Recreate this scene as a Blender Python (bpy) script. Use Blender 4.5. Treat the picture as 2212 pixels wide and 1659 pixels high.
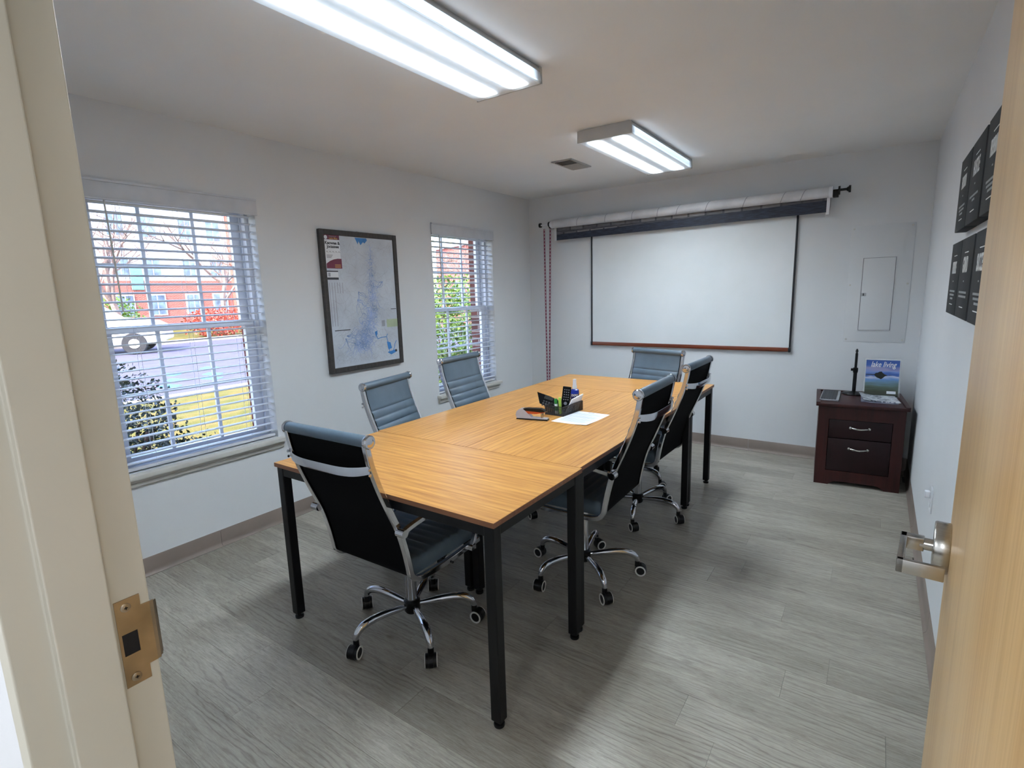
import bpy, bmesh, math, random
from mathutils import Vector, Matrix
random.seed(7)
C = bpy.context.scene.collection
for o in list(bpy.data.objects): bpy.data.objects.remove(o)
PI = math.pi
W, D, H = 3.421, 4.314, 2.421          # room: right wall x, back wall y, ceiling z
YN = -.366                             # room face of the near wall

# ---------------------------------------------------------------- camera
yaw, pitch, roll = .6083, -.1725, -.0290
cy, sy, cp, sp = math.cos(yaw), math.sin(yaw), math.cos(pitch), math.sin(pitch)
fwd = Vector((-sy*cp, cy*cp, sp)); rt = Vector((cy, sy, 0)); up = rt.cross(fwd)
r2 = math.cos(roll)*rt + math.sin(roll)*up; u2 = -math.sin(roll)*rt + math.cos(roll)*up
cam = bpy.data.cameras.new('camera'); cam.sensor_width = 36; cam.lens = 36*1136.2/2212
cam.clip_start = .02; cam.clip_end = 400
co = bpy.data.objects.new('camera', cam); C.objects.link(co)
M = Matrix.Identity(4)
for i in range(3): M[i][0], M[i][1], M[i][2], M[i][3] = r2[i], u2[i], -fwd[i], (3.1518, -.6149, 1.4561)[i]
co.matrix_world = M
bpy.context.scene.camera = co
# ---------------------------------------------------------------- world, sun, exposure
vs = bpy.context.scene.view_settings
vs.view_transform = 'Standard'; vs.look = 'None'; vs.gamma = 1; vs.exposure = 1.5; vs.use_curve_mapping = False
wd = bpy.data.worlds.new('world'); bpy.context.scene.world = wd; wd.use_nodes = True
nt = wd.node_tree; bg = nt.nodes['Background']
sk = nt.nodes.new('ShaderNodeTexSky'); sk.sky_type = 'NISHITA'; sk.sun_disc = False
sk.sun_elevation = math.radians(48); sk.sun_rotation = math.radians(160); sk.air_density = 1.0; sk.dust_density = 2.0
nt.links.new(sk.outputs[0], bg.inputs[0]); bg.inputs[1].default_value = .68
sl = bpy.data.lights.new('sun', 'SUN'); sl.energy = 4.4; sl.angle = math.radians(.6); sl.color = (1, .93, .82)
so = bpy.data.objects.new('sun', sl); C.objects.link(so); so.location = (4, -6, 12)
so.rotation_euler = Vector((-.22, .62, -.75)).to_track_quat('-Z', 'Y').to_euler()
LAMP = 39.0                             # radiance of the ceiling diffusers
HALL = 15                              # base watts of hallway fill lights, added to brighten door and frame
for hx_, hy_, hp in ((1.35, -1.5, 1.15), (4.35, -.95, .45), (2.95, -2.1, .40)):
    hl = bpy.data.lights.new('hall_fill', 'AREA'); hl.shape = 'RECTANGLE'; hl.size = .3; hl.size_y = .9; hl.energy = HALL*hp
    hl.color = (.88, .94, 1)
    ho = bpy.data.objects.new('hall_fill', hl); C.objects.link(ho); ho.location = (hx_, hy_, 2.38)

# ---------------------------------------------------------------- materials
def lin(c): return tuple((v/255/12.92 if v/255 <= .04045 else ((v/255+.055)/1.055)**2.4) for v in c) + (1,)
class NT:
    def __init__(s, m): s.t = m.node_tree; s.b = s.t.nodes['Principled BSDF']
    def n(s, ty, **kw):
        x = s.t.nodes.new(ty)
        for k, v in kw.items():
            if k.startswith('i_'):
                x.inputs[int(k[2:]) if k[2:].isdigit() else k[2:].replace('_', ' ')].default_value = v
            else: setattr(x, k, v)
        return x
    def l(s, a, b): s.t.links.new(a, b)
    def coords(s, scale=(1, 1, 1), rnd=False, kind='Object'):
        tc = s.n('ShaderNodeTexCoord'); mp = s.n('ShaderNodeMapping'); mp.inputs['Scale'].default_value = scale
        src = tc.outputs[kind]
        if rnd:
            oi = s.n('ShaderNodeObjectInfo'); mu = s.n('ShaderNodeMath', operation='MULTIPLY', i_1=57.0); s.l(oi.outputs['Random'], mu.inputs[0])
            ad = s.n('ShaderNodeVectorMath', operation='ADD'); s.l(src, ad.inputs[0]); s.l(mu.outputs[0], ad.inputs[1]); src = ad.outputs[0]
        s.l(src, mp.inputs[0]); return mp.outputs[0]
    def noise(s, vec, scale, detail=4, dist=0, rough=.5):
        x = s.n('ShaderNodeTexNoise'); x.inputs['Scale'].default_value = scale; x.inputs['Detail'].default_value = detail
        x.inputs['Distortion'].default_value = dist; x.inputs['Roughness'].default_value = rough; s.l(vec, x.inputs['Vector']); return x.outputs['Fac']
    def ramp(s, fac, stops, const=False):
        x = s.n('ShaderNodeValToRGB'); e = x.color_ramp.elements
        if const: x.color_ramp.interpolation = 'CONSTANT'
        while len(e) < len(stops): e.new(.5)
        for i, (p, c) in enumerate(stops): e[i].position = p; e[i].color = lin(c) if len(c) == 3 else c
        s.l(fac, x.inputs[0]); return x.outputs[0]
    def mix(s, f, a, b, mode='MIX'):
        x = s.n('ShaderNodeMix', data_type='RGBA', blend_type=mode)
        if isinstance(f, (int, float)): x.inputs[0].default_value = f
        else: s.l(f, x.inputs[0])
        for q, k in ((a, 6), (b, 7)):
            if isinstance(q, tuple): x.inputs[k].default_value = q
            else: s.l(q, x.inputs[k])
        return x.outputs[2]
    def bump(s, h, st, dist=.002):
        x = s.n('ShaderNodeBump'); x.inputs['Strength'].default_value = st; x.inputs['Distance'].default_value = dist
        s.l(h, x.inputs['Height']); s.l(x.outputs[0], s.b.inputs['Normal'])
def base(name, rough=.5, metal=0, spec=.5):
    m = bpy.data.materials.new(name); m.use_nodes = True; n = NT(m)
    n.b.inputs['Roughness'].default_value = rough; n.b.inputs['Metallic'].default_value = metal
    n.b.inputs['Specular IOR Level'].default_value = spec
    return m, n
def plain(name, rgb, rough=.5, metal=0, var=.06, scale=12, bump=.05, spec=.5, sc=(1, 1, 1)):
    m, n = base(name, rough, metal, spec); v = n.coords(sc); f = n.noise(v, scale)
    lo = tuple(max(0, int(c*(1-var))) for c in rgb); hi = tuple(min(255, int(c*(1+var))) for c in rgb)
    n.l(n.ramp(f, [(.3, lo), (.7, hi)]), n.b.inputs['Base Color'])
    if bump:
        f2 = n.noise(v, scale*14, 2); n.bump(f2, bump, .001)
    return m
def m_wall(name, rgb):
    m, n = base(name, .75, 0, .25); v = n.coords(); f = n.noise(v, 1.5, 3)
    n.l(n.ramp(f, [(.3, tuple(int(c*.985) for c in rgb)), (.7, rgb)]), n.b.inputs['Base Color'])
    n.bump(n.noise(v, 260, 2), .12, .0012); return m
M_wall = m_wall('wall_paint', (217, 219, 222))
M_ceil = m_wall('ceiling_paint', (231, 232, 233))
M_panel = m_wall('panel_paint', (214, 216, 219)); 
M_hall = m_wall('hall_paint', (222, 222, 224))
M_frame = plain('frame_enamel', (205, 199, 184), .35, var=.01, scale=3, bump=.03)
M_white = plain('white_vinyl', (225, 227, 232), .35, var=.02)
M_trim = plain('sill_paint', (204, 202, 196), .4, var=.02)
M_slat = plain('blind_slat', (202, 205, 212), .4, var=.02)
M_basem = plain('vinyl_base', (134, 121, 113), .45, var=.04, scale=4)
M_black = plain('black_powder_coat', (10, 10, 12), .45, var=.15, scale=40, spec=.3)
M_blackp = plain('black_plastic', (11, 11, 13), .35, var=.15, scale=30, spec=.35)
M_mesh = plain('black_back_fabric', (5, 5, 7), .9, var=.2, scale=60, bump=.2, spec=.12)
M_chrome = plain('chrome', (204, 205, 210), .08, 1, var=.02, bump=0)
M_steel = plain('brushed_nickel', (185, 183, 178), .27, 1, var=.04, scale=20, sc=(1, 40, 1))
M_brass = plain('aged_brass', (172, 156, 134), .36, 1, var=.1, scale=14)
M_fix = plain('fixture_metal', (190, 190, 190), .4, 0, var=.02)
M_vent = plain('vent_metal', (168, 166, 162), .45, var=.02)
M_dark = plain('dark_void', (20, 18, 20), .8)
M_whitering = plain('white_ring', (215, 215, 210), .4)
M_paper = plain('paper', (226, 230, 236), .7, var=.01)
M_ink = plain('ink', (60, 62, 70), .7)
M_textwhite = plain('white_print', (225, 226, 226), .6, var=.01)
M_textgrey = plain('grey_print', (150, 153, 156), .6, var=.02)
def m_leather():
    m, n = base('grey_blue_leatherette', .42, 0, .5); v = n.coords(); f = n.noise(v, 9, 3)
    n.l(n.ramp(f, [(.3, (78, 94, 108)), (.7, (87, 104, 119))]), n.b.inputs['Base Color'])
    vo = n.n('ShaderNodeTexVoronoi'); vo.inputs['Scale'].default_value = 320; n.l(v, vo.inputs['Vector']); n.bump(vo.outputs['Distance'], .15, .0006)
    return m
M_leather = m_leather()
def m_oak(name, ca, cb, cc, rough=.33):
    m, n = base(name, rough, 0, .5)
    v = n.coords((.55, 8, 8), True); f1 = n.noise(v, 3.2, 6, .9, .62)
    v2 = n.coords((1.6, 60, 60), True); f2 = n.noise(v2, 4, 4, .3)
    v3 = n.coords((.9, 6.5, 1), True)
    wv = n.n('ShaderNodeTexWave', wave_type='BANDS', bands_direction='Y'); wv.inputs['Scale'].default_value = 1.6; wv.inputs['Distortion'].default_value = 5.5
    wv.inputs['Detail'].default_value = 3; wv.inputs['Detail Scale'].default_value = .8; n.l(v3, wv.inputs['Vector'])
    c = n.ramp(f1, [(.3, ca), (.5, cb), (.68, cc)])
    c = n.mix(.3, c, n.ramp(wv.outputs['Fac'], [(.0, ca), (.35, cb), (1, cc)]))
    c = n.mix(.34, c, n.ramp(f2, [(.35, ca), (.6, cc)]))
    n.l(c, n.b.inputs['Base Color']); n.bump(f2, .06, .0005); return m
M_oak = m_oak('oak_laminate', (146, 88, 34), (190, 132, 64), (216, 164, 90))
M_oakedge = m_oak('oak_edge_band', (112, 70, 44), (130, 86, 58), (144, 98, 68), .45)
def m_plank():
    m, n = base('grey_vinyl_plank', .36, 0, .5)
    f1 = n.noise(n.coords((1.0, 4.2, 1), True), 2.6, 5, .9, .6)          # broad cloudy figure
    f2 = n.noise(n.coords((3.0, 46, 1), True), 3.2, 6, 1.2, .68)         # fine fibres
    f4 = n.noise(n.coords((9, 60, 1), True), 5, 3, .4, .7)
    wv = n.n('ShaderNodeTexWave', wave_type='BANDS', bands_direction='Y'); wv.inputs['Scale'].default_value = 3.4; wv.inputs['Distortion'].default_value = 22
    wv.inputs['Detail'].default_value = 4; wv.inputs['Detail Scale'].default_value = .42; wv.inputs['Detail Roughness'].default_value = .62; n.l(n.coords((.85, 4.4, 1), True), wv.inputs['Vector'])
    c = n.ramp(f1, [(.3, (132, 125, 113)), (.5, (160, 154, 142)), (.7, (188, 183, 171))])
    c = n.mix(.46, c, n.ramp(f2, [(.34, (100, 94, 85)), (.46, (160, 155, 144)), (.66, (204, 200, 189))]))
    c = n.mix(.16, c, n.ramp(f4, [(.35, (110, 104, 95)), (.6, (196, 192, 182))]))
    ring = n.ramp(wv.outputs['Fac'], [(.0, (92, 86, 78)), (.10, (128, 122, 112)), (.24, (168, 163, 152)), (1, (178, 174, 163))])
    msk = n.noise(n.coords((.8, 3.2, 1), True), 1.7, 2)
    mk = n.n('ShaderNodeMapRange'); mk.inputs[1].default_value = .48; mk.inputs[2].default_value = .60; mk.inputs[4].default_value = .36; n.l(msk, mk.inputs[0])
    c = n.mix(mk.outputs[0], c, ring)
    kn = n.n('ShaderNodeTexVoronoi'); kn.inputs['Scale'].default_value = 2.3; n.l(n.coords((1, 2.1, 1), True), kn.inputs['Vector'])
    kr = n.ramp(kn.outputs['Distance'], [(0, (.35, .33, .30, 1)), (.035, (.62, .60, .57, 1)), (.07, (1, 1, 1, 1))]); c = n.mix(.7, c, n.mix(1.0, c, kr, 'MULTIPLY'))
    oi = n.n('ShaderNodeObjectInfo'); tone = n.ramp(oi.outputs['Random'], [(0, (.74, .73, .72, 1)), (1, (1.0, 1.0, 1.0, 1))])
    c = n.mix(1.0, c, tone, 'MULTIPLY')
    n.l(c, n.b.inputs['Base Color'])
    n.bump(f2, .12, .0008)
    n.l(n.ramp(f2, [(.3, (.47, .47, .47, 1)), (.7, (.33, .33, .33, 1))]), n.b.inputs['Roughness']); return m
M_plank = m_plank()
def m_maple():
    m, n = base('maple_veneer', .3, 0, .5)
    f1 = n.noise(n.coords((1, 9, .55)), 2.3, 5, .6); f2 = n.noise(n.coords((1, 70, 2.2)), 2, 4, .2)
    f3 = n.noise(n.coords((1, 3.2, .7)), 1.2, 2)
    c = n.ramp(f1, [(.3, (186, 144, 90)), (.5, (206, 168, 112)), (.7, (218, 184, 132))])
    c = n.mix(.35, c, n.ramp(f2, [(.35, (168, 126, 76)), (.6, (222, 188, 138))]))
    c = n.mix(.3, c, n.ramp(f3, [(.35, (186, 140, 82)), (.65, (216, 184, 138))]))
    n.l(c, n.b.inputs['Base Color']); n.bump(f2, .04, .0005); return m
M_maple = m_maple()
def m_cherry():
    m, n = base('dark_cherry', .4, 0, .35)
    f1 = n.noise(n.coords((8, 1, .8)), 2.6, 5, .5); f2 = n.noise(n.coords((40, 8, 2)), 3, 3)
    c = n.ramp(f1, [(.3, (38, 13, 14)), (.7, (64, 24, 22))]); c = n.mix(.3, c, n.ramp(f2, [(.3, (32, 11, 12)), (.7, (68, 27, 24))]))
    n.l(c, n.b.inputs['Base Color']); return m
M_cherry = m_cherry()
M_cherry2 = plain('dark_cherry_drawer', (34, 14, 17), .45, var=.12, scale=10, spec=.3)
M_wbframe = plain('dark_alu', (38, 38, 44), .35, .3)
M_wbrail = m_oak('mahogany_rail', (84, 34, 18), (110, 48, 26), (128, 62, 34), .35)
m, n = base('whiteboard', .13, 0, .5); f = n.noise(n.coords(), 2.2, 3)
n.l(n.ramp(f, [(.3, (214, 218, 220)), (.7, (222, 225, 228))]), n.b.inputs['Base Color']); M_wb = m
n.l(n.ramp(n.noise(n.coords(), 5, 4), [(.3, (.20, .20, .20, 1)), (.7, (.27, .27, .27, 1))]), n.b.inputs['Roughness'])
def m_glass():
    m = bpy.data.materials.new('window_glass'); m.use_nodes = True; t = m.node_tree; t.nodes.clear()
    o = t.nodes.new('ShaderNodeOutputMaterial'); tr = t.nodes.new('ShaderNodeBsdfTransparent'); gl = t.nodes.new('ShaderNodeBsdfGlossy')
    gl.inputs['Roughness'].default_value = .02; tr.inputs[0].default_value = (.95, .95, .97, 1)
    lw = t.nodes.new('ShaderNodeLayerWeight'); pw = t.nodes.new('ShaderNodeMath'); pw.operation = 'POWER'; pw.inputs[1].default_value = 4; t.links.new(lw.outputs['Facing'], pw.inputs[0]); fr = t.nodes.new('ShaderNodeMath'); fr.operation = 'MULTIPLY_ADD'; fr.inputs[1].default_value = .5; fr.inputs[2].default_value = .03; t.links.new(pw.outputs[0], fr.inputs[0]); mx = t.nodes.new('ShaderNodeMixShader')
    t.links.new(fr.outputs[0], mx.inputs[0]); t.links.new(tr.outputs[0], mx.inputs[1]); t.links.new(gl.outputs[0], mx.inputs[2]); t.links.new(mx.outputs[0], o.inputs[0]); return m
M_glass = m_glass()
def m_diffuser():
    m, n = base('prismatic_diffuser', .3); n.b.inputs['Base Color'].default_value = (.8, .85, .9, 1)
    tc = n.n('ShaderNodeTexCoord'); sp_ = n.n('ShaderNodeSeparateXYZ'); n.l(tc.outputs['Object'], sp_.inputs[0])
    ab = n.n('ShaderNodeMath', operation='ABSOLUTE'); n.l(sp_.outputs[0], ab.inputs[0])      # |x| from the middle line
    su = n.n('ShaderNodeMath', operation='SUBTRACT', i_1=.083); n.l(ab.outputs[0], su.inputs[0])
    a2 = n.n('ShaderNodeMath', operation='ABSOLUTE'); n.l(su.outputs[0], a2.inputs[0])       # distance from a tube
    band = n.ramp(a2.outputs[0], [(0, (1, 1, 1, 1)), (.025, (.8, .8, .8, 1)), (.044, (.09, .09, .09, 1)), (.058, (.018, .018, .018, 1)), (.085, (.0095, .0095, .0095, 1)), (.2, (.009, .009, .009, 1))])
    sd_ = n.n('ShaderNodeMath', operation='GREATER_THAN', i_1=-.066); n.l(sp_.outputs[2], sd_.inputs[0]); band = n.mix(sd_.outputs[0], band, (.034, .034, .034, 1))
    ay = n.n('ShaderNodeMath', operation='ABSOLUTE'); n.l(sp_.outputs[1], ay.inputs[0])
    ends = n.ramp(ay.outputs[0], [(0, (1, 1, 1, 1)), (.53, (1, 1, 1, 1)), (.585, (.012, .012, .012, 1))])
    v = n.coords(); w1 = n.n('ShaderNodeTexWave', bands_direction='Y'); w1.inputs['Scale'].default_value = 60; n.l(v, w1.inputs['Vector'])
    w2 = n.n('ShaderNodeTexWave', bands_direction='X'); w2.inputs['Scale'].default_value = 60; n.l(v, w2.inputs['Vector'])
    pr = n.ramp(n.mix(.5, w1.outputs[0], w2.outputs[0]), [(.2, (.72, .72, .72, 1)), (.7, (1.0, 1.0, 1.0, 1))])
    c = n.mix(1.0, n.mix(1.0, band, ends, 'MULTIPLY'), pr, 'MULTIPLY')
    st = n.n('ShaderNodeVectorMath', operation='SCALE'); st.inputs[3].default_value = LAMP; n.l(c, st.inputs[0])
    cool = n.ramp(a2.outputs[0], [(0, (.84, .94, 1, 1)), (.09, (.62, .80, 1, 1))])
    lw = n.n('ShaderNodeLayerWeight'); lw.inputs[0].default_value = .5      # a prismatic lens throws more light straight down
    fc = n.ramp(lw.outputs['Facing'], [(0, (1, 1, 1, 1)), (.35, (.80, .80, .80, 1)), (.62, (.42, .42, .42, 1)), (.85, (.16, .16, .16, 1)), (1, (.10, .10, .10, 1))])
    n.l(n.mix(1.0, n.mix(1.0, st.outputs[0], cool, 'MULTIPLY'), fc, 'MULTIPLY'), n.b.inputs['Emission Color']); n.b.inputs['Emission Strength'].default_value = 1
    m.cycles.emission_sampling = 'FRONT_BACK' if hasattr(m.cycles, 'emission_sampling') else 'AUTO'
    return m
M_diff = m_diffuser()
def m_brick(name, a, b, mortar, sc=4.2):
    m, n = base(name, .85, 0, .2); tc = n.n('ShaderNodeTexCoord'); sx = n.n('ShaderNodeSeparateXYZ'); cb = n.n('ShaderNodeCombineXYZ')
    n.l(tc.outputs['Object'], sx.inputs[0]); ad = n.n('ShaderNodeMath', operation='ADD'); n.l(sx.outputs[0], ad.inputs[0]); n.l(sx.outputs[1], ad.inputs[1])
    n.l(ad.outputs[0], cb.inputs[0]); n.l(sx.outputs[2], cb.inputs[1])
    br = n.n('ShaderNodeTexBrick'); br.inputs['Scale'].default_value = sc; br.inputs['Color1'].default_value = lin(a); br.inputs['Color2'].default_value = lin(b)
    br.inputs['Mortar'].default_value = lin(mortar); br.inputs['Mortar Size'].default_value = .03; br.inputs['Brick Width'].default_value = .9; br.inputs['Row Height'].default_value = .3
    n.l(cb.outputs[0], br.inputs[0]); n.l(br.outputs[0], n.b.inputs['Base Color']); return m
M_brick = m_brick('red_brick', (128, 62, 54), (152, 80, 70), (160, 140, 130))
M_brickd = m_brick('brown_brick', (84, 50, 46), (104, 62, 54), (140, 130, 124))
M_siding = plain('white_siding', (190, 190, 196), .6, var=.03, sc=(1, 1, 14), scale=3)
M_winfar = plain('far_window_glass', (96, 112, 134), .15, var=.25, scale=2)
M_teal = plain('teal_door_paint', (100, 180, 196), .5)
def m_grass():
    m, n = base('lawn', .9, 0, .1); v = n.coords(); f = n.noise(v, 3, 5); g = n.noise(v, 60, 3)
    c = n.ramp(f, [(.3, (62, 72, 28)), (.5, (98, 92, 46)), (.7, (124, 98, 62))]); c = n.mix(.4, c, n.ramp(g, [(.35, (44, 56, 20)), (.6, (124, 114, 62))]))
    n.l(c, n.b.inputs['Base Color']); n.bump(g, .8, .03); return m
M_grass = m_grass()
M_asphalt = plain('asphalt', (68, 66, 84), .9, var=.08, scale=3, bump=.3)
M_conc = plain('concrete_kerb', (160, 152, 140), .85, var=.05)
M_bluepaint = plain('blue_road_paint', (60, 150, 200), .7)
M_leafd = plain('holly_leaf', (34, 54, 38), .35, var=.35, scale=30)
M_leafl = plain('bright_leaf', (84, 112, 44), .45, var=.35, scale=20)
M_leafr = plain('autumn_leaf', (150, 62, 44), .5, var=.3, scale=9)
M_bark = plain('bark', (110, 92, 84), .9, var=.2)
M_carw = plain('white_car_paint', (236, 238, 242), .2, var=.01)
M_tire = plain('tyre', (34, 34, 36), .8)
M_red = plain('tail_light', (190, 30, 40), .3)
M_roof = plain('roof_shingle', (96, 88, 84), .9, var=.15, scale=20)

# ---------------------------------------------------------------- geometry helpers
class MB:
    def __init__(s): s.b = bmesh.new()
    def box(s, x0, x1, y0, y1, z0, z1, M=None, bev=0):
        g = bmesh.ops.create_cube(s.b, size=1)['verts']
        for v in g: v.co = Vector(((x0+x1)/2+v.co.x*(x1-x0), (y0+y1)/2+v.co.y*(y1-y0), (z0+z1)/2+v.co.z*(z1-z0)))
        if bev:
            es = list({e for v in g for e in v.link_edges})
            rr = bmesh.ops.bevel(s.b, geom=es, offset=bev, segments=2, profile=.5, affect='EDGES')
            g = list({v for f in rr['faces'] for v in f.verts} | {v for v in g if v.is_valid})
        if M is not None:
            for v in g:
                if v.is_valid: v.co = M @ v.co
        return s
    def cyl(s, p0, p1, r0, r1=None, n=20, cap=True):
        r1 = r0 if r1 is None else r1; p0, p1 = Vector(p0), Vector(p1); z = (p1-p0).normalized()
        a = z.orthogonal().normalized(); b = z.cross(a); R = []
        for p, r in ((p0, r0), (p1, r1)): R.append([s.b.verts.new(p+r*(math.cos(2*PI*i/n)*a+math.sin(2*PI*i/n)*b)) for i in range(n)])
        for i in range(n): s.b.faces.new((R[0][i], R[0][(i+1) % n], R[1][(i+1) % n], R[1][i]))
        if cap: s.b.faces.new(R[0][::-1]); s.b.faces.new(R[1])
        return s
    def lathe(s, prof, origin=(0, 0, 0), axis='Z', n=24):
        o = Vector(origin); ax = {'X': (Vector((1, 0, 0)), Vector((0, 1, 0)), Vector((0, 0, 1))), 'Y': (Vector((0, 1, 0)), Vector((0, 0, 1)), Vector((1, 0, 0))), 'Z': (Vector((0, 0, 1)), Vector((1, 0, 0)), Vector((0, 1, 0)))}[axis]
        R = [[s.b.verts.new(o+ax[0]*h+max(r, 1e-5)*(math.cos(2*PI*i/n)*ax[1]+math.sin(2*PI*i/n)*ax[2])) for i in range(n)] for r, h in prof]
        for k in range(len(R)-1):
            for i in range(n): s.b.faces.new((R[k][i], R[k][(i+1) % n], R[k+1][(i+1) % n], R[k+1][i]))
        s.b.faces.new(R[0][::-1]); s.b.faces.new(R[-1]); return s
    def sweep(s, pts, sec, side, closed=False):
        """section 'sec' [(lateral, normal)] swept along pts; side = constant lateral vector"""
        pts = [Vector(p) for p in pts]; sd = Vector(side).normalized(); R = []
        for i, p in enumerate(pts):
            t = (pts[min(i+1, len(pts)-1)]-pts[max(i-1, 0)]).normalized(); nn = t.cross(sd).normalized()
            ss = sec(i/(len(pts)-1)) if callable(sec) else sec
            R.append([s.b.verts.new(p+sd*a+nn*b) for a, b in ss])
        k = len(R[0])
        for i in range(len(R)-1):
            for j in range(k): s.b.faces.new((R[i][j], R[i][(j+1) % k], R[i+1][(j+1) % k], R[i+1][j]))
        s.b.faces.new(R[0][::-1]); s.b.faces.new(R[-1]); return s
    def tube(s, pts, r, n=12):
        pts = [Vector(p) for p in pts]; R = []; a = None
        for i, p in enumerate(pts):
            t = (pts[min(i+1, len(pts)-1)]-pts[max(i-1, 0)]).normalized()
            a = t.orthogonal().normalized() if a is None else (a-t*a.dot(t)).normalized()
            b = t.cross(a); rr = r(i/(len(pts)-1)) if callable(r) else r
            R.append([s.b.verts.new(p+rr*(math.cos(2*PI*j/n)*a+math.sin(2*PI*j/n)*b)) for j in range(n)])
        for i in range(len(R)-1):
            for j in range(n): s.b.faces.new((R[i][j], R[i][(j+1) % n], R[i+1][(j+1) % n], R[i+1][j]))
        s.b.faces.new(R[0][::-1]); s.b.faces.new(R[-1]); return s
    def prism(s, poly, axis, a, b):
        f = {'X': lambda p, h: (h, p[0], p[1]), 'Y': lambda p, h: (p[0], h, p[1]), 'Z': lambda p, h: (p[0], p[1], h)}[axis]
        R = [[s.b.verts.new(f(p, h)) for p in poly] for h in (a, b)]; k = len(poly)
        s.b.faces.new(R[0][::-1]); s.b.faces.new(R[1])
        for j in range(k): s.b.faces.new((R[0][j], R[0][(j+1) % k], R[1][(j+1) % k], R[1][j]))
        return s
    def quad(s, *p): s.b.faces.new([s.b.verts.new(q) for q in p]); return s
    def mesh(s, name, mat, smooth=35, M=None):
        bmesh.ops.recalc_face_normals(s.b, faces=s.b.faces)
        me = bpy.data.meshes.new(name); s.b.to_mesh(me); s.b.free()
        if M is not None: me.transform(M)
        me.materials.append(mat)
        if smooth:
            for p in me.polygons: p.use_smooth = True
            me.set_sharp_from_angle(angle=math.radians(smooth))
        return me
    def obj(s, name, mat, parent=None, smooth=35, loc=None, rot=None, M=None):
        o = bpy.data.objects.new(name, s.mesh(name, mat, smooth, M)); C.objects.link(o)
        if parent: o.parent = parent
        if loc: o.location = loc
        if rot: o.rotation_euler = rot
        return o
def crom(pts, n=6):
    P = [Vector(p) for p in pts]; out = []
    for i in range(len(P)-1):
        a, b, c, d = P[max(i-1, 0)], P[i], P[i+1], P[min(i+2, len(P)-1)]
        for k in range(n):
            t = k/n; out.append(.5*((2*b)+(-a+c)*t+(2*a-5*b+4*c-d)*t*t+(-a+3*b-3*c+d)*t**3))
    return out+[P[-1]]
def empty(name, loc=(0, 0, 0), rz=0, rot=None):
    o = bpy.data.objects.new(name, None); o.empty_display_size = .1; C.objects.link(o); o.location = loc; o.rotation_euler = rot or (0, 0, rz); return o
def tag(o, label, cat, group=None, kind=None):
    o['label'] = label; o['category'] = cat
    if group: o['group'] = group
    if kind: o['kind'] = kind
    return o
def struct(o): o['kind'] = 'structure'; return o
def copy_tree(o, parent=None):
    c = o.copy(); C.objects.link(c); c.parent = parent
    for ch in [q for q in bpy.data.objects if q.parent == o]: copy_tree(ch, c)
    return c
def text(s, size, mat, parent, origin, xd, yd, name='lettering', ext=.0004, align='CENTER', shear=0, xs=1.0, bold=0):
    cu = bpy.data.curves.new('t', 'FONT'); cu.body = s; cu.size = size; cu.extrude = ext; cu.align_x = align; cu.shear = shear; cu.resolution_u = 3; cu.offset = bold
    t = bpy.data.objects.new('t', cu); C.objects.link(t); me = bpy.data.meshes.new_from_object(t); bpy.data.objects.remove(t)
    xd, yd = Vector(xd).normalized(), Vector(yd).normalized(); zd = xd.cross(yd)
    Mx = Matrix(((xd.x*xs, yd.x, zd.x, origin[0]), (xd.y*xs, yd.y, zd.y, origin[1]), (xd.z*xs, yd.z, zd.z, origin[2]), (0, 0, 0, 1)))
    me.transform(Mx); me.materials.clear(); me.materials.append(mat); me.name = name
    o = bpy.data.objects.new(name, me); C.objects.link(o); o.parent = parent; return o

# ---------------------------------------------------------------- room shell
WN = {1: (.372, 1.236), 2: (2.782, 3.640)}; ZB, ZT = .575, 2.035
b = MB()
ys = [YN-.12, .372, 1.236, 2.782, 3.640, D+.15]
for i in (0, 2, 4): b.box(-.165, 0, ys[i], ys[i+1], -.02, H)
for k in (1, 2): b.box(-.165, 0, WN[k][0], WN[k][1], -.02, ZB); b.box(-.165, 0, WN[k][0], WN[k][1], ZT, H)
wl = struct(b.obj('wall_left', M_wall, smooth=0))
b = MB()                                # brick skin outside
ys = [-2.5, .372, 1.236, 2.782, 3.640, D+.15]
for i in (0, 2, 4): b.box(-.30, -.175, ys[i], ys[i+1], -.4, 2.9)
for k in (1, 2): b.box(-.30, -.175, WN[k][0], WN[k][1], -.4, ZB-.03); b.box(-.30, -.175, WN[k][0], WN[k][1], ZT+.01, 2.9)
b.obj('brick_skin', M_brickd, wl, smooth=0)
struct(MB().box(0, W, D, D+.15, -.02, H).obj('wall_back', M_wall, smooth=0))
struct(MB().box(W, W+.15, YN-.12, D+.15, -.02, H).obj('wall_right', M_wall, smooth=0))
b = MB(); b.box(0, 2.292, YN-.124, YN, -.02, H); b.box(3.315, W, YN-.124, YN, -.02, H); b.box(2.292, 3.315, YN-.124, YN, 2.095, H)
struct(b.obj('wall_front', M_wall, smooth=0))
b = MB(); b.box(-.165, W+.15, YN-.124, D+.15, H, H+.12); struct(b.obj('ceiling', M_ceil, smooth=0))
rf = MB().prism([(-1.0, 2.75), (1.7, 4.2), (7.0, 2.75)], 'Y', -3.0, D+.8).obj('roof', M_roof, smooth=0); struct(rf)  # out-of-view roof, added to block outdoor light from above
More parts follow.
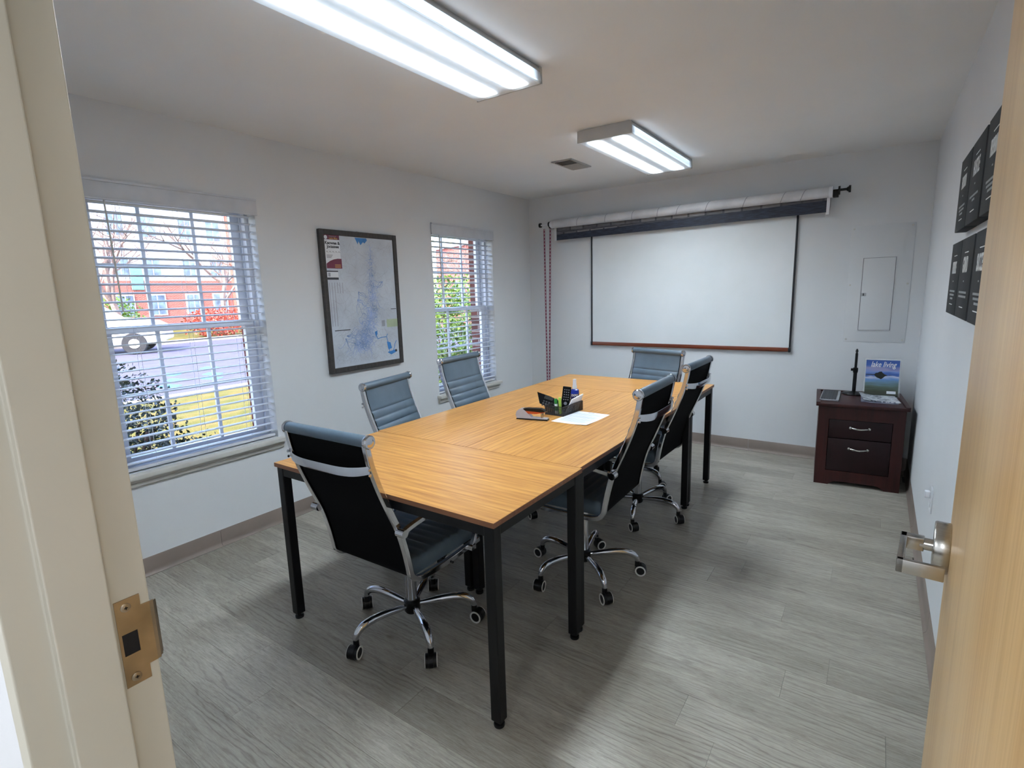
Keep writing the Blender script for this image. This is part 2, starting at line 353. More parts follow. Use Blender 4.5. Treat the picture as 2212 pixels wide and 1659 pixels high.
# floor: sub-floor and individual vinyl planks running left to right
fl = struct(MB().box(-.02, W+.02, YN-.13, D+.02, -.06, -.006).obj('floor', plain('floor_joint', (70, 68, 64), .8), smooth=0))
PW, PL = .1615, 1.22; plank_mesh = {}
y0 = .951-PW*9
row = 0
while y0 < D:
    ya, yb = max(y0, YN-.12), min(y0+PW, D)
    rnd = random.Random(row*13+5)
    xj = rnd.uniform(.05, PL)
    if abs(y0-.951) < .01: xj = 2.689-2*PL
    if abs(y0-(.951-5*PW)) < .01: xj = 1.366-PL
    if xj < .02: xj += PL
    xs = [0]; x = xj
    while x < W: xs.append(x); x += PL
    xs.append(W)
    for i in range(len(xs)-1):
        L, wy = round(xs[i+1]-xs[i]-.0007, 4), round(yb-ya-.0007, 4)
        if L < .03 or wy < .02: continue
        key = (L, wy)
        if key not in plank_mesh:
            q = MB(); q.box(-L/2, L/2, -wy/2, wy/2, -.006, 0, bev=.0004); plank_mesh[key] = q.mesh('plank', M_plank, 0)
        o = bpy.data.objects.new('plank', plank_mesh[key]); C.objects.link(o); o.parent = fl
        o.location = ((xs[i]+xs[i+1])/2, (ya+yb)/2, 0)
    y0 += PW; row += 1
# vinyl cove base with a toe
def cove(name, path_axis, a, b_, const, inward):
    prof = [(0, 0), (.016, 0), (.016, .004), (.006, .014), (.0035, .03), (.0035, .098), (.001, .102), (0, .102)]
    g = MB()
    n = max(1, int(round((b_-a)/1.22))); e = [a+(b_-a)*i/n for i in range(n+1)]
    root = None
    for i in range(n):
        q = MB(); lo, hi = e[i]+.0008, e[i+1]-.0008
        if path_axis == 'Y': q.prism([(const+inward*p, z) for p, z in prof], 'Y', lo, hi)
        else: q.prism([(const+inward*p, z) for p, z in prof], 'X', lo, hi)
        if root is None: root = struct(q.obj(name, M_basem, smooth=40))
        else: q.obj('base_strip', M_basem, root, smooth=40)
    return root
cove('baseboard_left', 'Y', YN, D, 0, 1)
cove('baseboard_right', 'Y', YN, D, W, -1)
cove('baseboard_back', 'X', 0, W, D, -1)
cove('baseboard_front', 'X', 0, 2.29, YN, 1)

# ---------------------------------------------------------------- windows
def window(k):
    ya, yb = WN[k]; yc = (ya+yb)/2; r = struct(empty('window_%d' % k, (0, 0, 0)))
    q = MB(); t = .022                       # vinyl frame
    q.box(-.172, -.085, ya, ya+t, ZB, ZT); q.box(-.172, -.085, yb-t, yb, ZB, ZT); q.box(-.172, -.085, ya+t, yb-t, ZT-t, ZT); q.box(-.172, -.085, ya+t, yb-t, ZB, ZB+t)
    q.box(-.132, -.124, ya+t, ya+t+.01, ZB+t, ZT-t); q.box(-.132, -.124, yb-t-.01, yb-t, ZB+t, ZT-t)
    q.obj('window_frame', M_white, r, smooth=0)
    zm = 1.315
    for nm, x, z0, z1 in (('upper_sash', -.158, zm-.018, ZT-t), ('lower_sash', -.118, ZB+t, zm+.022)):
        s_ = .055; a, c = ya+t+.002, yb-t-.002; q = MB(); x0, x1 = x-.014, x+.014
        q.box(x0, x1, a, a+s_, z0, z1); q.box(x0, x1, c-s_, c, z0, z1); q.box(x0, x1, a+s_, c-s_, z0, z0+.036); q.box(x0, x1, a+s_, c-s_, z1-.036, z1)
        sh = q.obj(nm, M_white, r, smooth=0)
        for yy in (yc-.136, yc+.136):
            MB().box(x-.008, x+.008, yy-.009, yy+.009, z0+.036, z1-.036).obj('muntin', M_white, sh, smooth=0)
        zz = (z0+z1)/2; MB().box(x-.0078, x+.0078, a+s_, c-s_, zz-.009, zz+.009).obj('muntin', M_white, sh, smooth=0)
        MB().box(x-.0015, x+.0015, a+s_, c-s_, z0+.036, z1-.036).obj('glass', M_glass, sh, smooth=0)
    q = MB(); q.box(-.09, .05, ya-.03, yb+.035, ZB-.026, ZB-.002, bev=.002)
    q.box(-.0, .0, ya, yb, ZB-.03, ZB-.03) if False else None
    q.obj('sill', M_trim, r)
    MB().prism([(0, ZB-.026), (.030, ZB-.026), (.030, ZB-.044), (.018, ZB-.050), (.018, ZB-.066), (.010, ZB-.074), (0, ZB-.076)], 'Y', ya-.018, yb+.022).obj('apron', M_trim, r, smooth=0)
    return r
window(1); window(2)
def blind(k, label):
    ya, yb = WN[k]; r = tag(empty('window_blind', (0, (ya+yb)/2, ZB)), label, 'blind', 'white slatted blinds in the two windows'); h = (yb-ya)/2
    zt = ZT-ZB
    q = MB(); q.box(.004, .014, -h-.008, h+.010, zt-.078, zt+.018, bev=.002); q.box(.014, .019, -h-.008, h+.010, zt+.006, zt+.018); q.box(.014, .017, -h-.008, h+.010, zt-.078, zt-.070)
    q.obj('valance', M_slat, r)
    MB().box(-.062, -.012, -h+.008, h-.008, zt-.048, zt-.004).obj('head_rail', M_white, r, smooth=0)
    sm = MB(); sec = []
    for i in range(7):
        a = -1+2*i/6; sec.append((a*.025, .0055*(1-a*a)+.0015))
    for i in range(6, -1, -1):
        a = -1+2*i/6; sec.append((a*.025, .0055*(1-a*a)-.0015))
    sm.prism([(x, z) for x, z in sec], 'Y', -h+.010, h-.010); me = sm.mesh('slat', M_slat, 40)
    rn = random.Random(k); nsl = 30; pitch_ = .0443; z = .045
    i = 0
    while z < zt-.07:
        o = bpy.data.objects.new('slat', me); C.objects.link(o); o.parent = r; o.location = (-.037, 0, z); o.rotation_euler = (rn.uniform(-.002, .002), math.radians(-4+rn.uniform(-1.2, 1.2)), 0)
        z += pitch_; i += 1
    MB().box(-.062, -.012, -h+.010, h-.010, .008, .026, bev=.004).obj('bottom_rail', M_slat, r)
    for yy in (-h*.62, 0.0, h*.62):
        q = MB()
        for xx in (-.0625, -.0115): q.box(xx-.0006, xx+.0006, yy-.0008, yy+.0008, .012, zt-.04)
        q.obj('ladder_cord', M_white, r, smooth=0)
    MB().tube([(-.004, -h+.10, zt-.05), (-.002, -h+.105, zt-.3), (-.001, -h+.11, zt-.62)], .0045, 6).obj('tilt_wand', M_trim, r)
    return r
blind(1, 'white slatted blind in the large window at the left, beside the door frame')
blind(2, 'white slatted blind in the narrow-looking far window, behind a chair')

# ---------------------------------------------------------------- door frame (steel) and door
tr = struct(empty('trim_1', (2.34, -.43, 0)))
def jamb(sgn, x):
    s = sgn; pts = [(x-s*.05, -.354), (x, -.354), (x, -.402), (x+s*.016, -.402), (x+s*.016, -.4625), (x, -.4625), (x, -.502), (x-s*.05, -.502)]
    return pts
q = MB(); q.prism(jamb(1, 2.34), 'Z', 0, 2.10); jl = q.obj('left_jamb', M_frame, tr, smooth=0, loc=(-2.34, .43, 0))
bv = jl.modifiers.new('b', 'BEVEL'); bv.width = .0022; bv.segments = 3; bv.limit_method = 'ANGLE'
q = MB(); q.prism(jamb(-1, 3.271), 'Z', 0, 2.10); jr = q.obj('right_jamb', M_frame, tr, smooth=0, loc=(-2.34, .43, 0))
bv = jr.modifiers.new('b', 'BEVEL'); bv.width = .0022; bv.segments = 3; bv.limit_method = 'ANGLE'
q = MB(); q.box(2.34, 3.271, -.502, -.354, 2.05, 2.10); q.box(2.34, 3.271, -.4625, -.402, 2.034, 2.05); q.obj('head_jamb', M_frame, tr, smooth=0, loc=(-2.34, .43, 0))
# strike plate: T shape with a lip curling past the room-side corner
q = MB(); T = .0014
def plate(y0, y1, z0, z1): q.box(0, T, y0, y1, z0, z1)
plate(-.0265, -.0210, .934, .9805); plate(-.0265, -.0210, 1.0125, 1.062); plate(-.0210, -.0080, .934, .9805); plate(-.0210, -.0080, 1.0125, 1.062); plate(-.0300, -.0265, .934, 1.062)   # either side of the latch hole
plate(-.0080, 0, .934, 1.062); plate(0, .0105, .955, 1.045)
q.b.verts.ensure_lookup_table()
pts = [(T/2, .0105, 0), (T/2-.0012, .0150, 0), (T/2-.0040, .0185, 0), (T/2-.0075, .0205, 0)]
for i in range(3):
    a, c = pts[i], pts[i+1]
    q.prism([(a[0]-T/2, a[1]), (a[0]+T/2, a[1]), (c[0]+T/2, c[1]+.0004), (c[0]-T/2, c[1])], 'Z', .955+i*.002, 1.045-i*.002)
sp_o = q.obj('strike_plate', M_brass, tr, smooth=0, loc=(0, .064, 0)); sp_o['label'] = 'brass-coloured strike plate'
MB().box(.0002, .0006, -.0265, -.0080, .9805, 1.0125).obj('latch_hole', M_dark, sp_o, smooth=0)
for z in (.946, 1.050):
    MB().lathe([(.0062, 0), (.0062, .0012), (.0045, .0022), (.0, .0022)], (T, -.0175, z), 'X', 20).obj('screw', M_brass, sp_o)
    MB().box(T+.0020, T+.0026, -.0175-.0022, -.0175+.0022, z-.0006, z+.0006).box(T+.0020, T+.0026, -.0175-.0006, -.0175+.0006, z-.0022, z+.0022).obj('screw_recess', M_dark, sp_o, smooth=0)
# door leaf, opened 95 degrees
DR = math.radians(-4.35); dr = struct(empty('door_1', (3.271, -.346, 0), DR))
q = MB(); q.box(-.052, -.007, .004, .905, .012, 2.035, bev=.0015); q.obj('door_leaf', M_maple, dr)
for sx_, sg in ((-.052, -1), (-.007, 1)):
    ly, lz = .842, 1.0
    q = MB(); q.lathe([(.0432, 0), (.0440, sg*.002), (.0440, sg*.020), (.0425, sg*.0225), (.0, sg*.0225)], (sx_, ly, lz), 'X', 40); ro = q.obj('handle_rose', M_steel, dr)
    q = MB(); xo = sx_+sg*.0225
    q.cyl((xo, ly, lz), (xo+sg*.018, ly, lz), .0105, n=20)
    def bx(a0, a1, y0, y1): q.box(min(a0, a1), max(a0, a1), y0, y1, lz-.0115, lz+.0115, bev=.0015)
    bx(xo+sg*.012, xo+sg*.046, ly-.010, ly+.010)
    bx(xo+sg*.036, xo+sg*.046, ly-.114, ly+.010)
    bx(sx_+sg*.007, xo+sg*.046, ly-.114, ly-.104)
    q.obj('lever_handle', M_steel, dr)
q = MB(); q.box(-.041, -.018, .9045, .9065, .94, 1.06); q.obj('latch_plate', M_steel, dr, smooth=0)
for z in (.25, 1.05, 1.85):
    q = MB(); q.cyl((.0, -.004, z-.057), (.0, -.004, z+.057), .0075, n=14); q.obj('hinge', M_steel, dr)

# ---------------------------------------------------------------- hallway the camera stands in
struct(MB().box(-.16, 5.0, -2.45, YN-.13, -.06, 0).obj('floor_hall', M_plank, smooth=0))
struct(MB().box(-.16, 5.0, -2.6, -2.45, -.02, H).obj('wall_hall_back', M_hall, smooth=0))
struct(MB().box(5.0, 5.12, -2.6, -.3, -.02, H).obj('wall_hall_right', M_hall, smooth=0))
struct(MB().box(-.16, 5.0, -2.6, YN-.125, H, H+.12).obj('ceiling_hall', M_ceil, smooth=0))
b = MB(); b.box(0, 2.292, YN-.128, YN-.1245, 0, H); b.box(3.315, 5.0, YN-.128, YN-.1245, 0, H)
struct(b.obj('wall_hall_front', M_hall, smooth=0))
struct(MB().box(-.16, 0, -2.45, YN-.125, -.02, H).obj('wall_hall_left', M_hall, smooth=0))

# ---------------------------------------------------------------- ceiling fixtures and air vent
def fixture(x0, x1, y0, y1, label):
    xc, yc = (x0+x1)/2, (y0+y1)/2; hx, hy = (x1-x0)/2, (y1-y0)/2
    r = tag(empty('ceiling_light', (xc, yc, H)), label, 'ceiling light', 'wraparound fluorescent fixtures')
    q = MB(); q.box(-hx+.012, hx-.012, -hy+.004, hy-.004, -.022, 0); q.box(-hx+.002, hx-.002, -hy+.006, hy-.006, -.024, -.014); q.obj('housing', M_fix, r, smooth=0)
    q = MB(); q.prism([(-hx+.004, -.024), (-hx, -.062), (-hx+.006, -.070), (hx-.006, -.070), (hx, -.062), (hx-.004, -.024)], 'Y', -hy+.006, hy-.006); q.obj('diffuser', M_diff, r, smooth=0)
    for s in (-1, 1):
        q = MB(); a, c = sorted((s*(hy-.006), s*hy)); q.prism([(-hx-.002, -.004), (-hx-.003, -.072), (hx+.003, -.072), (hx+.002, -.004)], 'Y', a, c); q.obj('end_cap', M_fix, r, smooth=0)
    return r
fixture(1.513, 1.866, .306, 1.526, 'long wraparound ceiling light, the nearer one cut off by the top of the picture')
fixture(1.547, 1.895, 2.473, 3.682, 'wraparound ceiling light, the farther one near the whiteboard wall')
vt = tag(empty('air_vent', (1.115, 3.205, H)), 'small white metal air vent in the ceiling left of the farther light', 'vent')
q = MB(); q.box(-.085, .085, -.165, -.145, -.008, 0); q.box(-.085, .085, .145, .165, -.008, 0); q.box(-.085, -.065, -.145, .145, -.008, 0); q.box(.065, .085, -.145, .145, -.008, 0); q.obj('vent_frame', M_vent, vt, smooth=0)
MB().box(-.065, .065, -.145, .145, -.002, -.0008).obj('duct_opening', M_dark, vt, smooth=0)
for i in range(12):
    y = -.135+i*.0245
    MB().box(-.065, .065, -.011, .011, -.0006, .0006, M=Matrix.Translation((0, y, -.0075)) @ Matrix.Rotation(math.radians(38 if i < 5 else -38), 4, 'X')).obj('louvre', M_vent, vt, smooth=0)

# ---------------------------------------------------------------- desks forming the conference table
def desk(cx, cyy, L, Wd, rz, label):
    r = tag(empty('desk', (cx, cyy, 0), rz), label, 'desk', 'oak-topped desks pushed together into one table')
    hx, hy, t = L/2, Wd/2, .018
    q = MB(); q.box(-hx, hx, -hy, hy, .75-t, .75); 
    tt = q.obj('tabletop', M_oak, r, smooth=0)
    q = MB(); e = .0012
    for a in ((-hx-e, hx+e, -hy-e, -hy), (-hx-e, hx+e, hy, hy+e), (-hx-e, -hx, -hy, hy), (hx, hx+e, -hy, hy)): q.box(*a, .75-t, .7495)
    q.obj('edge_band', M_oakedge, tt, smooth=0)
    lw = .04; ins = .006
    q = MB()
    for s in (-1, 1):
        q.box(-hx+ins+lw, hx-ins-lw, s*(hy-ins-lw/2)-lw/2+.003, s*(hy-ins-lw/2)+lw/2-.003, .692, .75-t, bev=.002)
        q.box(s*(hx-ins-lw/2)-lw/2+.003, s*(hx-ins-lw/2)+lw/2-.003, -hy+ins+lw, hy-ins-lw, .692, .75-t, bev=.002)
    q.obj('frame_rail', M_black, r, smooth=0)
    for sx in (-1, 1):
        for s in (-1, 1):
            x, y = sx*(hx-ins-lw/2), s*(hy-ins-lw/2)
            q = MB(); q.box(x-lw/2, x+lw/2, y-lw/2, y+lw/2, .024, .75-t, bev=.003); lg = q.obj('leg', M_black, r, smooth=0)
            MB().lathe([(.010, .026), (.010, .014), (.0185, .012), (.020, .006), (.0185, 0), (0, 0)], (x, y, 0), n=18).obj('levelling_foot', M_blackp, lg)
    return r
desk(1.617, .905, 1.198, .598, 0, 'oak-topped desk at the near end of the table, nearest the doorway')
desk(1.305, 1.995, 1.574, .598, PI/2, 'oak-topped desk in the middle of the table on the window side')
desk(1.906, 1.995, 1.574, .598, PI/2, 'oak-topped desk in the middle of the table on the cabinet side, under the paper sheet')
desk(1.603, 3.060, 1.198, .546, 0, 'oak-topped desk at the far end of the table, by the whiteboard wall')

# ---------------------------------------------------------------- office chairs
def chair():
    """faces local +y; u backwards"""
    r = empty('office_chair'); WF = .218
    P = [(.368, .985), (.362, .95), (.350, .894), (.321, .807), (.284, .716), (.246, .626), (.222, .54), (.208, .47), (.200, .43), (.180, .408), (.145, .398)]
    prof = crom([(0, -u, z) for u, z in P], 4)
    rail = prof+crom([(0, -.145, .398), (0, 0, .394), (0, .14, .400), (0, .215, .405)], 4)[1:]
    for s in (-1, 1):
        q = MB(); q.sweep([(s*WF, p.y, p.z) for p in rail], [(-.010, -.007), (.010, -.007), (.010, .016), (-.010, .016)], (1, 0, 0))
        o = q.obj('side_frame', M_chrome, r, smooth=50); bv = o.modifiers.new('b', 'BEVEL'); bv.width = .003; bv.segments = 2; bv.limit_method = 'ANGLE'
        for (u, z) in ((.232, .575), (.214, .49)):
            MB().lathe([(.008, 0), (.0075, .003), (.0, .004)], (s*WF, -u-.016, z), 'Y', 14).obj('frame_bolt', M_chrome, o) if False else None
    # grey front pad with horizontal ribs, black panel behind
    sub = prof[1:]
    L = [0]
    for i in range(1, len(sub)): L.append(L[-1]+(sub[i]-sub[i-1]).length)
    def at(d):
        for i in range(1, len(sub)):
            if d <= L[i] or i == len(sub)-1:
                t = (d-L[i-1])/(L[i]-L[i-1]); return sub[i-1].lerp(sub[i], t), (sub[i]-sub[i-1]).normalized()
    tot = L[-1]-.03; start = .135; rp = .047; N = 150; fr, bk = [], []
    for i in range(N+1):
        d = tot*i/N; p, t = at(d); nrm = Vector((0, -t.z, t.y)); nrm = nrm if nrm.y > 0 else -nrm
        th = .013
        if d > start: ph = ((d-start) % rp)/rp; th = .008+.0085*math.sin(PI*ph)**.45
        elif start-d < .012: th = .008+.005*((start-d)/.012)**.5
        fr.append(p+nrm*th); bk.append(p-nrm*.0005)
    q = MB(); xs = [-.204, -.198, -.1, 0, .1, .198, .204]
    rows = [[q.b.verts.new((x, f.y if abs(x) < .2 else (f.y+b_.y)/2, f.z if abs(x) < .2 else (f.z+b_.z)/2)) for x in xs] for f, b_ in zip(fr, bk)]
    for i in range(N):
        for j in range(len(xs)-1): q.b.faces.new((rows[i][j], rows[i][j+1], rows[i+1][j+1], rows[i+1][j]))
    o = q.obj('back_pad', M_leather, r, smooth=70); 
    q = MB(); q.sweep([(0, (p-Vector((0, 0, 0))).y, p.z) for p in sub[:-2]], [(-.2045, 0), (.2045, 0), (.2045, .006), (-.2045, .006)], (1, 0, 0)); 
    bkp = q.obj('back_panel', M_mesh, r, smooth=60); bkp['label'] = 'black fabric rear panel'
    # roll and caps
    rc = (0, -.364, .992)
    MB().lathe([(.019, -.219), (.021, -.212), (.021, .212), (.019, .219)], rc, 'X', 28).obj('top_roll', M_leather, r)
    for s in (-1, 1):
        MB().lathe([(.0235, s*.2185), (.0245, s*.221), (.0245, s*.231), (.021, s*.234), (.015, s*.2335), (.012, s*.235), (.006, s*.235), (.0, s*.2355)], rc, 'X', 28).obj('end_cap', M_chrome, r)
    # bowed brace behind the back
    pts = []
    for i in range(25):
        a = -1+2*i/24; bow = .036*(1-abs(a)**4)+.012; pts.append((a*.222, -.352-bow, .894-.012*(1-abs(a)**4)))
    q = MB(); R = []
    for i, p in enumerate(pts):
        a = -1+2*i/24; hz = .016 if abs(a) < .8 else .016-.002*(abs(a)-.8)/.2
        t = Vector(pts[min(i+1, 24)])-Vector(pts[max(i-1, 0)]); t.normalize(); nn = Vector((t.y, -t.x, 0)).normalized()*.006
        p = Vector(p); R.append([q.b.verts.new(p+nn*.6+Vector((0, 0, hz))), q.b.verts.new(p+nn), q.b.verts.new(p+nn*.6-Vector((0, 0, hz))), q.b.verts.new(p-nn*.6-Vector((0, 0, hz))), q.b.verts.new(p-nn), q.b.verts.new(p-nn*.6+Vector((0, 0, hz)))])
    for i in range(24):
        for j in range(6): q.b.faces.new((R[i][j], R[i][(j+1) % 6], R[i+1][(j+1) % 6], R[i+1][j]))
    q.b.faces.new(R[0]); q.b.faces.new(R[-1][::-1]); br = q.obj('brace_bar', M_chrome, r, smooth=50)
    for s in (-1, 1):
        for dz in (-.010, .010):
            MB().lathe([(.0055, 0), (.0055, s*.003), (.0, s*.0035)], (s*.2275, -.372, .888+dz), 'X', 12).obj('bolt', M_chrome, br)
    # arms
    for s in (-1, 1):
        x = s*.247
        path = crom([(x, -.262, .628), (x, -.20, .640), (x, -.06, .652), (x, .12, .650), (x, .185, .636), (x, .205, .606), (x, .19, .54), (x, .155, .45), (x, .135, .41), (x, .13, .402)], 4)
        q = MB(); q.sweep(path, [(-.009, -.0085), (.009, -.0085), (.009, .0085), (-.009, .0085)], (1, 0, 0)); q.box(min(s*.226, s*.26), max(s*.226, s*.26), .115, .145, .394, .414)
        o = q.obj('armrest', M_chrome, r, smooth=50); bv = o.modifiers.new('b', 'BEVEL'); bv.width = .002; bv.segments = 2; bv.limit_method = 'ANGLE'
        q = MB(); q.cyl((s*.225, -.262, .628), (s*.263, -.262, .628), .0155, n=20); q.obj('arm_joint', M_chrome, o)
    # seat cushion
    q = MB(); N = 60; rows = []
    for i in range(N+1):
        y = -.185+.425*i/N; ph = ((y+.185) % .047)/.047; top = .468+.008*math.sin(PI*ph)**.5+.012*math.cos((y+.185)/.425*PI)*0
        if y > .19: top -= (y-.19)**2*9
        rows.append([q.b.verts.new(c) for c in ((-.204, y, .408), (-.207, y, .44), (-.200, y, top-.006), (-.19, y, top), (0, y, top-.004), (.19, y, top), (.200, y, top-.006), (.207, y, .44), (.204, y, .408))])
    for i in range(N):
        for j in range(9): q.b.faces.new((rows[i][j], rows[i][(j+1) % 9], rows[i+1][(j+1) % 9], rows[i+1][j]))
    q.b.faces.new(rows[0][::-1]); q.b.faces.new(rows[-1]); q.obj('seat', M_leather, r, smooth=60)
    q = MB(); q.box(-.09, .09, -.10, .10, .372, .404, bev=.006); q.tube([(.06, 0, .386), (.16, .02, .384), (.235, .02, .380)], .005, 8); q.obj('tilt_mechanism', M_blackp, r)
    MB().cyl((0, 0, .098), (0, 0, .375), .0245, n=24).obj('gas_lift_column', M_chrome, r)
    return r
def base_(r, ang):
    h = MB().lathe([(.030, .075), (.036, .085), (.036, .128), (.028, .136), (.0, .136)], n=24).obj('base_hub', M_blackp, r)
    for k in range(5):
        a = math.radians(ang+72*k); d = Vector((math.cos(a), math.sin(a), 0)); s = Vector((-d.y, d.x, 0))
        pr = [(.028, .108), (.07, .113), (.13, .121), (.19, .124), (.235, .117), (.262, .100), (.272, .082), (.273, .072)]
        path = crom([d*u+Vector((0, 0, z)) for u, z in pr], 4)
        MB().tube(path, lambda t: .0105+.0065*math.sin(min(1, t*1.15)*PI*.9), 12).obj('base_arm', M_chrome, r)
        c = d*.273; q = MB(); ph = a+math.radians(random.uniform(-50, 50)) if k else a+.6; t = Vector((math.cos(ph), math.sin(ph), 0)); ax = Vector((-t.y, t.x, 0)); w = c+t*.018+Vector((0, 0, .0275))
        q.cyl(c+Vector((0, 0, .045)), c+Vector((0, 0, .074)), .0125, n=14)
        q.cyl(w-ax*.008, w+ax*.008, .029, n=20); cs = q.obj('caster', M_blackp, r)
        for sg in (-1, 1):
            wq = MB(); wq.cyl(w+ax*sg*.0085, w+ax*sg*.022, .0275, n=24); wo = wq.obj('wheel', M_blackp, cs)
            q = MB(); R = []
            for i in range(24):
                e = math.cos(2*PI*i/24)*t+math.sin(2*PI*i/24)*Vector((0, 0, 1)); R.append([q.b.verts.new(w+ax*sg*hh+e*rr) for rr, hh in ((.0273, .0222), (.0273, .0245), (.0205, .0245), (.0205, .0222))])
            for i in range(24):
                for j in range(4): q.b.faces.new((R[i][j], R[i][(j+1) % 4], R[(i+1) % 24][(j+1) % 4], R[(i+1) % 24][j]))
            q.obj('wheel_ring', M_whitering, cs)
proto = chair(); first = True
G = 'ribbed office chairs round the table'
spots = [
 (1.545, .868, 1.0, -.018, -102, 'ribbed office chair nearest the doorway, its black back turned to the camera'),
 (1.985, 1.671, 91, .026, -114.5, 'ribbed office chair on the cabinet side of the table, the nearer of the two there'),
 (1.939, 2.535, 89, .020, -75, 'ribbed office chair on the cabinet side of the table, the farther of the two there'),
 (1.124, 1.577, -78, -.035, 20, 'grey-blue ribbed office chair on the window side, below the framed map'),
 (1.132, 2.207, -85, .025, 50, 'grey-blue ribbed office chair on the window side, in front of the far window'),
 (1.655, 3.075, 166, -.030, -12, 'grey-blue ribbed office chair at the far head of the table below the whiteboard')]
for x, y, a, dz, ba, lab in spots:
    o = proto if first else copy_tree(proto)
    if first:
        pass
    first = False
    o.location = (x, y, 0); o.rotation_euler = (0, 0, math.radians(a)); tag(o, lab, 'chair', G); o['_dz'] = dz; o['_ba'] = ba-a
chairs = [o for o in bpy.data.objects if o.get('category') == 'chair']
for o in chairs:
    for ch in [q for q in bpy.data.objects if q.parent == o]:
        if 'column' in ch.name: ch.scale = (1, 1, 1)
        else: ch.location.z += o['_dz']
    base_(o, o['_ba'])
    del o['_dz'], o['_ba']

# ---------------------------------------------------------------- framed map on the window wall
mp = tag(empty('framed_map', (0, 2.005, 1.42)), 'dark wood framed lake map on the wall between the two windows', 'picture')
hy, hz, fw, dp = .346, .495, .036, .032
for nm, a in (('frame_side', (-hy, -hy+fw, -hz, hz)), ('frame_side', (hy-fw, hy, -hz, hz)), ('frame_top', (-hy+fw, hy-fw, hz-fw, hz)), ('frame_bottom', (-hy+fw, hy-fw, -hz, -hz+fw))):
    q = MB(); q.box(.002, dp, a[0], a[1], a[2], a[3]); 
    if nm == 'frame_side':
        e = .008 if a[0] < 0 else -.008
    M_fw = bpy.data.materials.get('weathered_frame') or m_oak('weathered_frame', (40, 38, 38), (56, 53, 52), (72, 68, 66), .6)
    o = q.obj(nm, M_fw, mp, smooth=0); bv = o.modifiers.new('b', 'BEVEL'); bv.width = .004; bv.segments = 2
MB().box(.019, .023, -hy+fw-.004, hy-fw+.004, -hz+fw-.004, hz-fw+.004).obj('map_sheet', plain('map_paper', (196, 203, 214), .3, var=.04, scale=6), mp, smooth=0)
FX = .0236; iy0, iy1, iz0, iz1 = -hy+fw, hy-fw, -hz+fw, hz-fw; iw, ih = iy1-iy0, iz1-iz0
def mpt(u, v, dx=0): return Vector((FX+dx, iy0+u*iw, iz1-v*ih))
M_lake = plain('map_lake_blue', (126, 154, 202), .5, var=.08); M_lake2 = plain('map_pale_blue', (160, 175, 210), .5, var=.08)
M_road = plain('map_road_grey', (158, 160, 172), .5); M_maroon = plain('map_maroon', (112, 40, 66), .4); M_green = plain('map_green', (176, 190, 160), .5)
M_deep = plain('map_deep_blue', (60, 130, 200), .5)
def ribbon(q, pts, w, dx=0):
    for i in range(len(pts)-1):
        a, c = pts[i], pts[i+1]; d = Vector((0, c.y-a.y, c.z-a.z))
        if d.length < 1e-6: continue
        n_ = Vector((0, -d.z, d.y)).normalized(); wa, wb = (w(i/len(pts)), w((i+1)/len(pts))) if callable(w) else (w, w); o = Vector((dx, 0, 0))
        q.quad(a+n_*wa+o, a-n_*wa+o, c-n_*wb+o, c+n_*wb+o)
rn = random.Random(3)
def walk(u, v, ang, n, step, jit):
    out = [mpt(u, v)]; 
    for _ in range(n):
        ang += rn.uniform(-jit, jit); u += step*math.cos(ang); v += step*math.sin(ang)*iw/ih
        if not (.02 < u < .98 and .02 < v < .98): break
        out.append(mpt(u, v))
    return out
lake, pale, road = MB(), MB(), MB()
spine = [(.63, .06), (.64, .15), (.63, .25), (.61, .36), (.62, .46), (.60, .56), (.56, .64), (.50, .72), (.48, .80), (.40, .88)]
for i in range(len(spine)-1):
    (a, c), (e, f) = spine[i], spine[i+1]; k = 18+i*10
    for j in range(k):
        t = rn.random(); u, v = a+(e-a)*t+rn.gauss(0, .006+.007*i), c+(f-c)*t
        w0 = rn.uniform(.0005, .0011+.0002*i); ribbon(lake if rn.random() < .3 else pale, walk(u, v, rn.uniform(0, 2*PI), rn.randint(4, 8+i), .013, .9), lambda q_, w0=w0: w0*(1.2-q_), rn.uniform(0, .0003))
    ribbon(pale, [mpt(a, c), mpt((a+e)/2+.01, (c+f)/2), mpt(e, f)], .0016)
for (u, v, g) in ((.42, .42, 1.2), (.40, .48, 1.0), (.80, .34, 2.5), (.18, .78, .5), (.2, .76, .3), (.30, .82, .6)):
    for j in range(5): ribbon(lake, walk(u, v, g+rn.uniform(-.3, .3), 14, .014, .6), lambda q_: .0017*(1-.6*q_))
for j in range(420): ribbon(road, walk(rn.random(), rn.random(), rn.uniform(0, 2*PI), rn.randint(6, 22), .016, .5), rn.choice((.0002, .0003, .00045)), -.0003)
for j in range(120): ribbon(road, walk(rn.uniform(.05, .95), rn.uniform(.85, .97), rn.uniform(0, 2*PI), rn.randint(3, 9), .014, .8), .0004, -.0003)
lake.obj('lake_print', M_lake, mp, smooth=0); pale.obj('inlet_print', M_lake2, mp, smooth=0); road.obj('road_print', M_road, mp, smooth=0)
q = MB()
for pl in ([(.42, .005), (.46, .055), (.475, .03), (.50, .06), (.54, .035), (.56, .045), (.60, .02), (.59, .005)], [(.62, .75), (.66, .74), (.66, .77), (.63, .79)], [(.80, .84), (.86, .85), (.88, .90), (.82, .91)], [(.80, .93), (.95, .915), (.96, .935), (.86, .955)]):
    q.b.faces.new([q.b.verts.new(mpt(u, v, .0004)) for u, v in pl])
for ps in ([(.64, .78), (.66, .81), (.72, .80), (.80, .80), (.82, .84), (.84, .88), (.83, .94)], [(.96, .84), (.93, .87), (.92, .90), (.88, .94)], [(.80, .80), (.82, .775)]): ribbon(q, [mpt(*p) for p in ps], .0028, .0005)
q.obj('open_water_print', M_deep, mp, smooth=0)
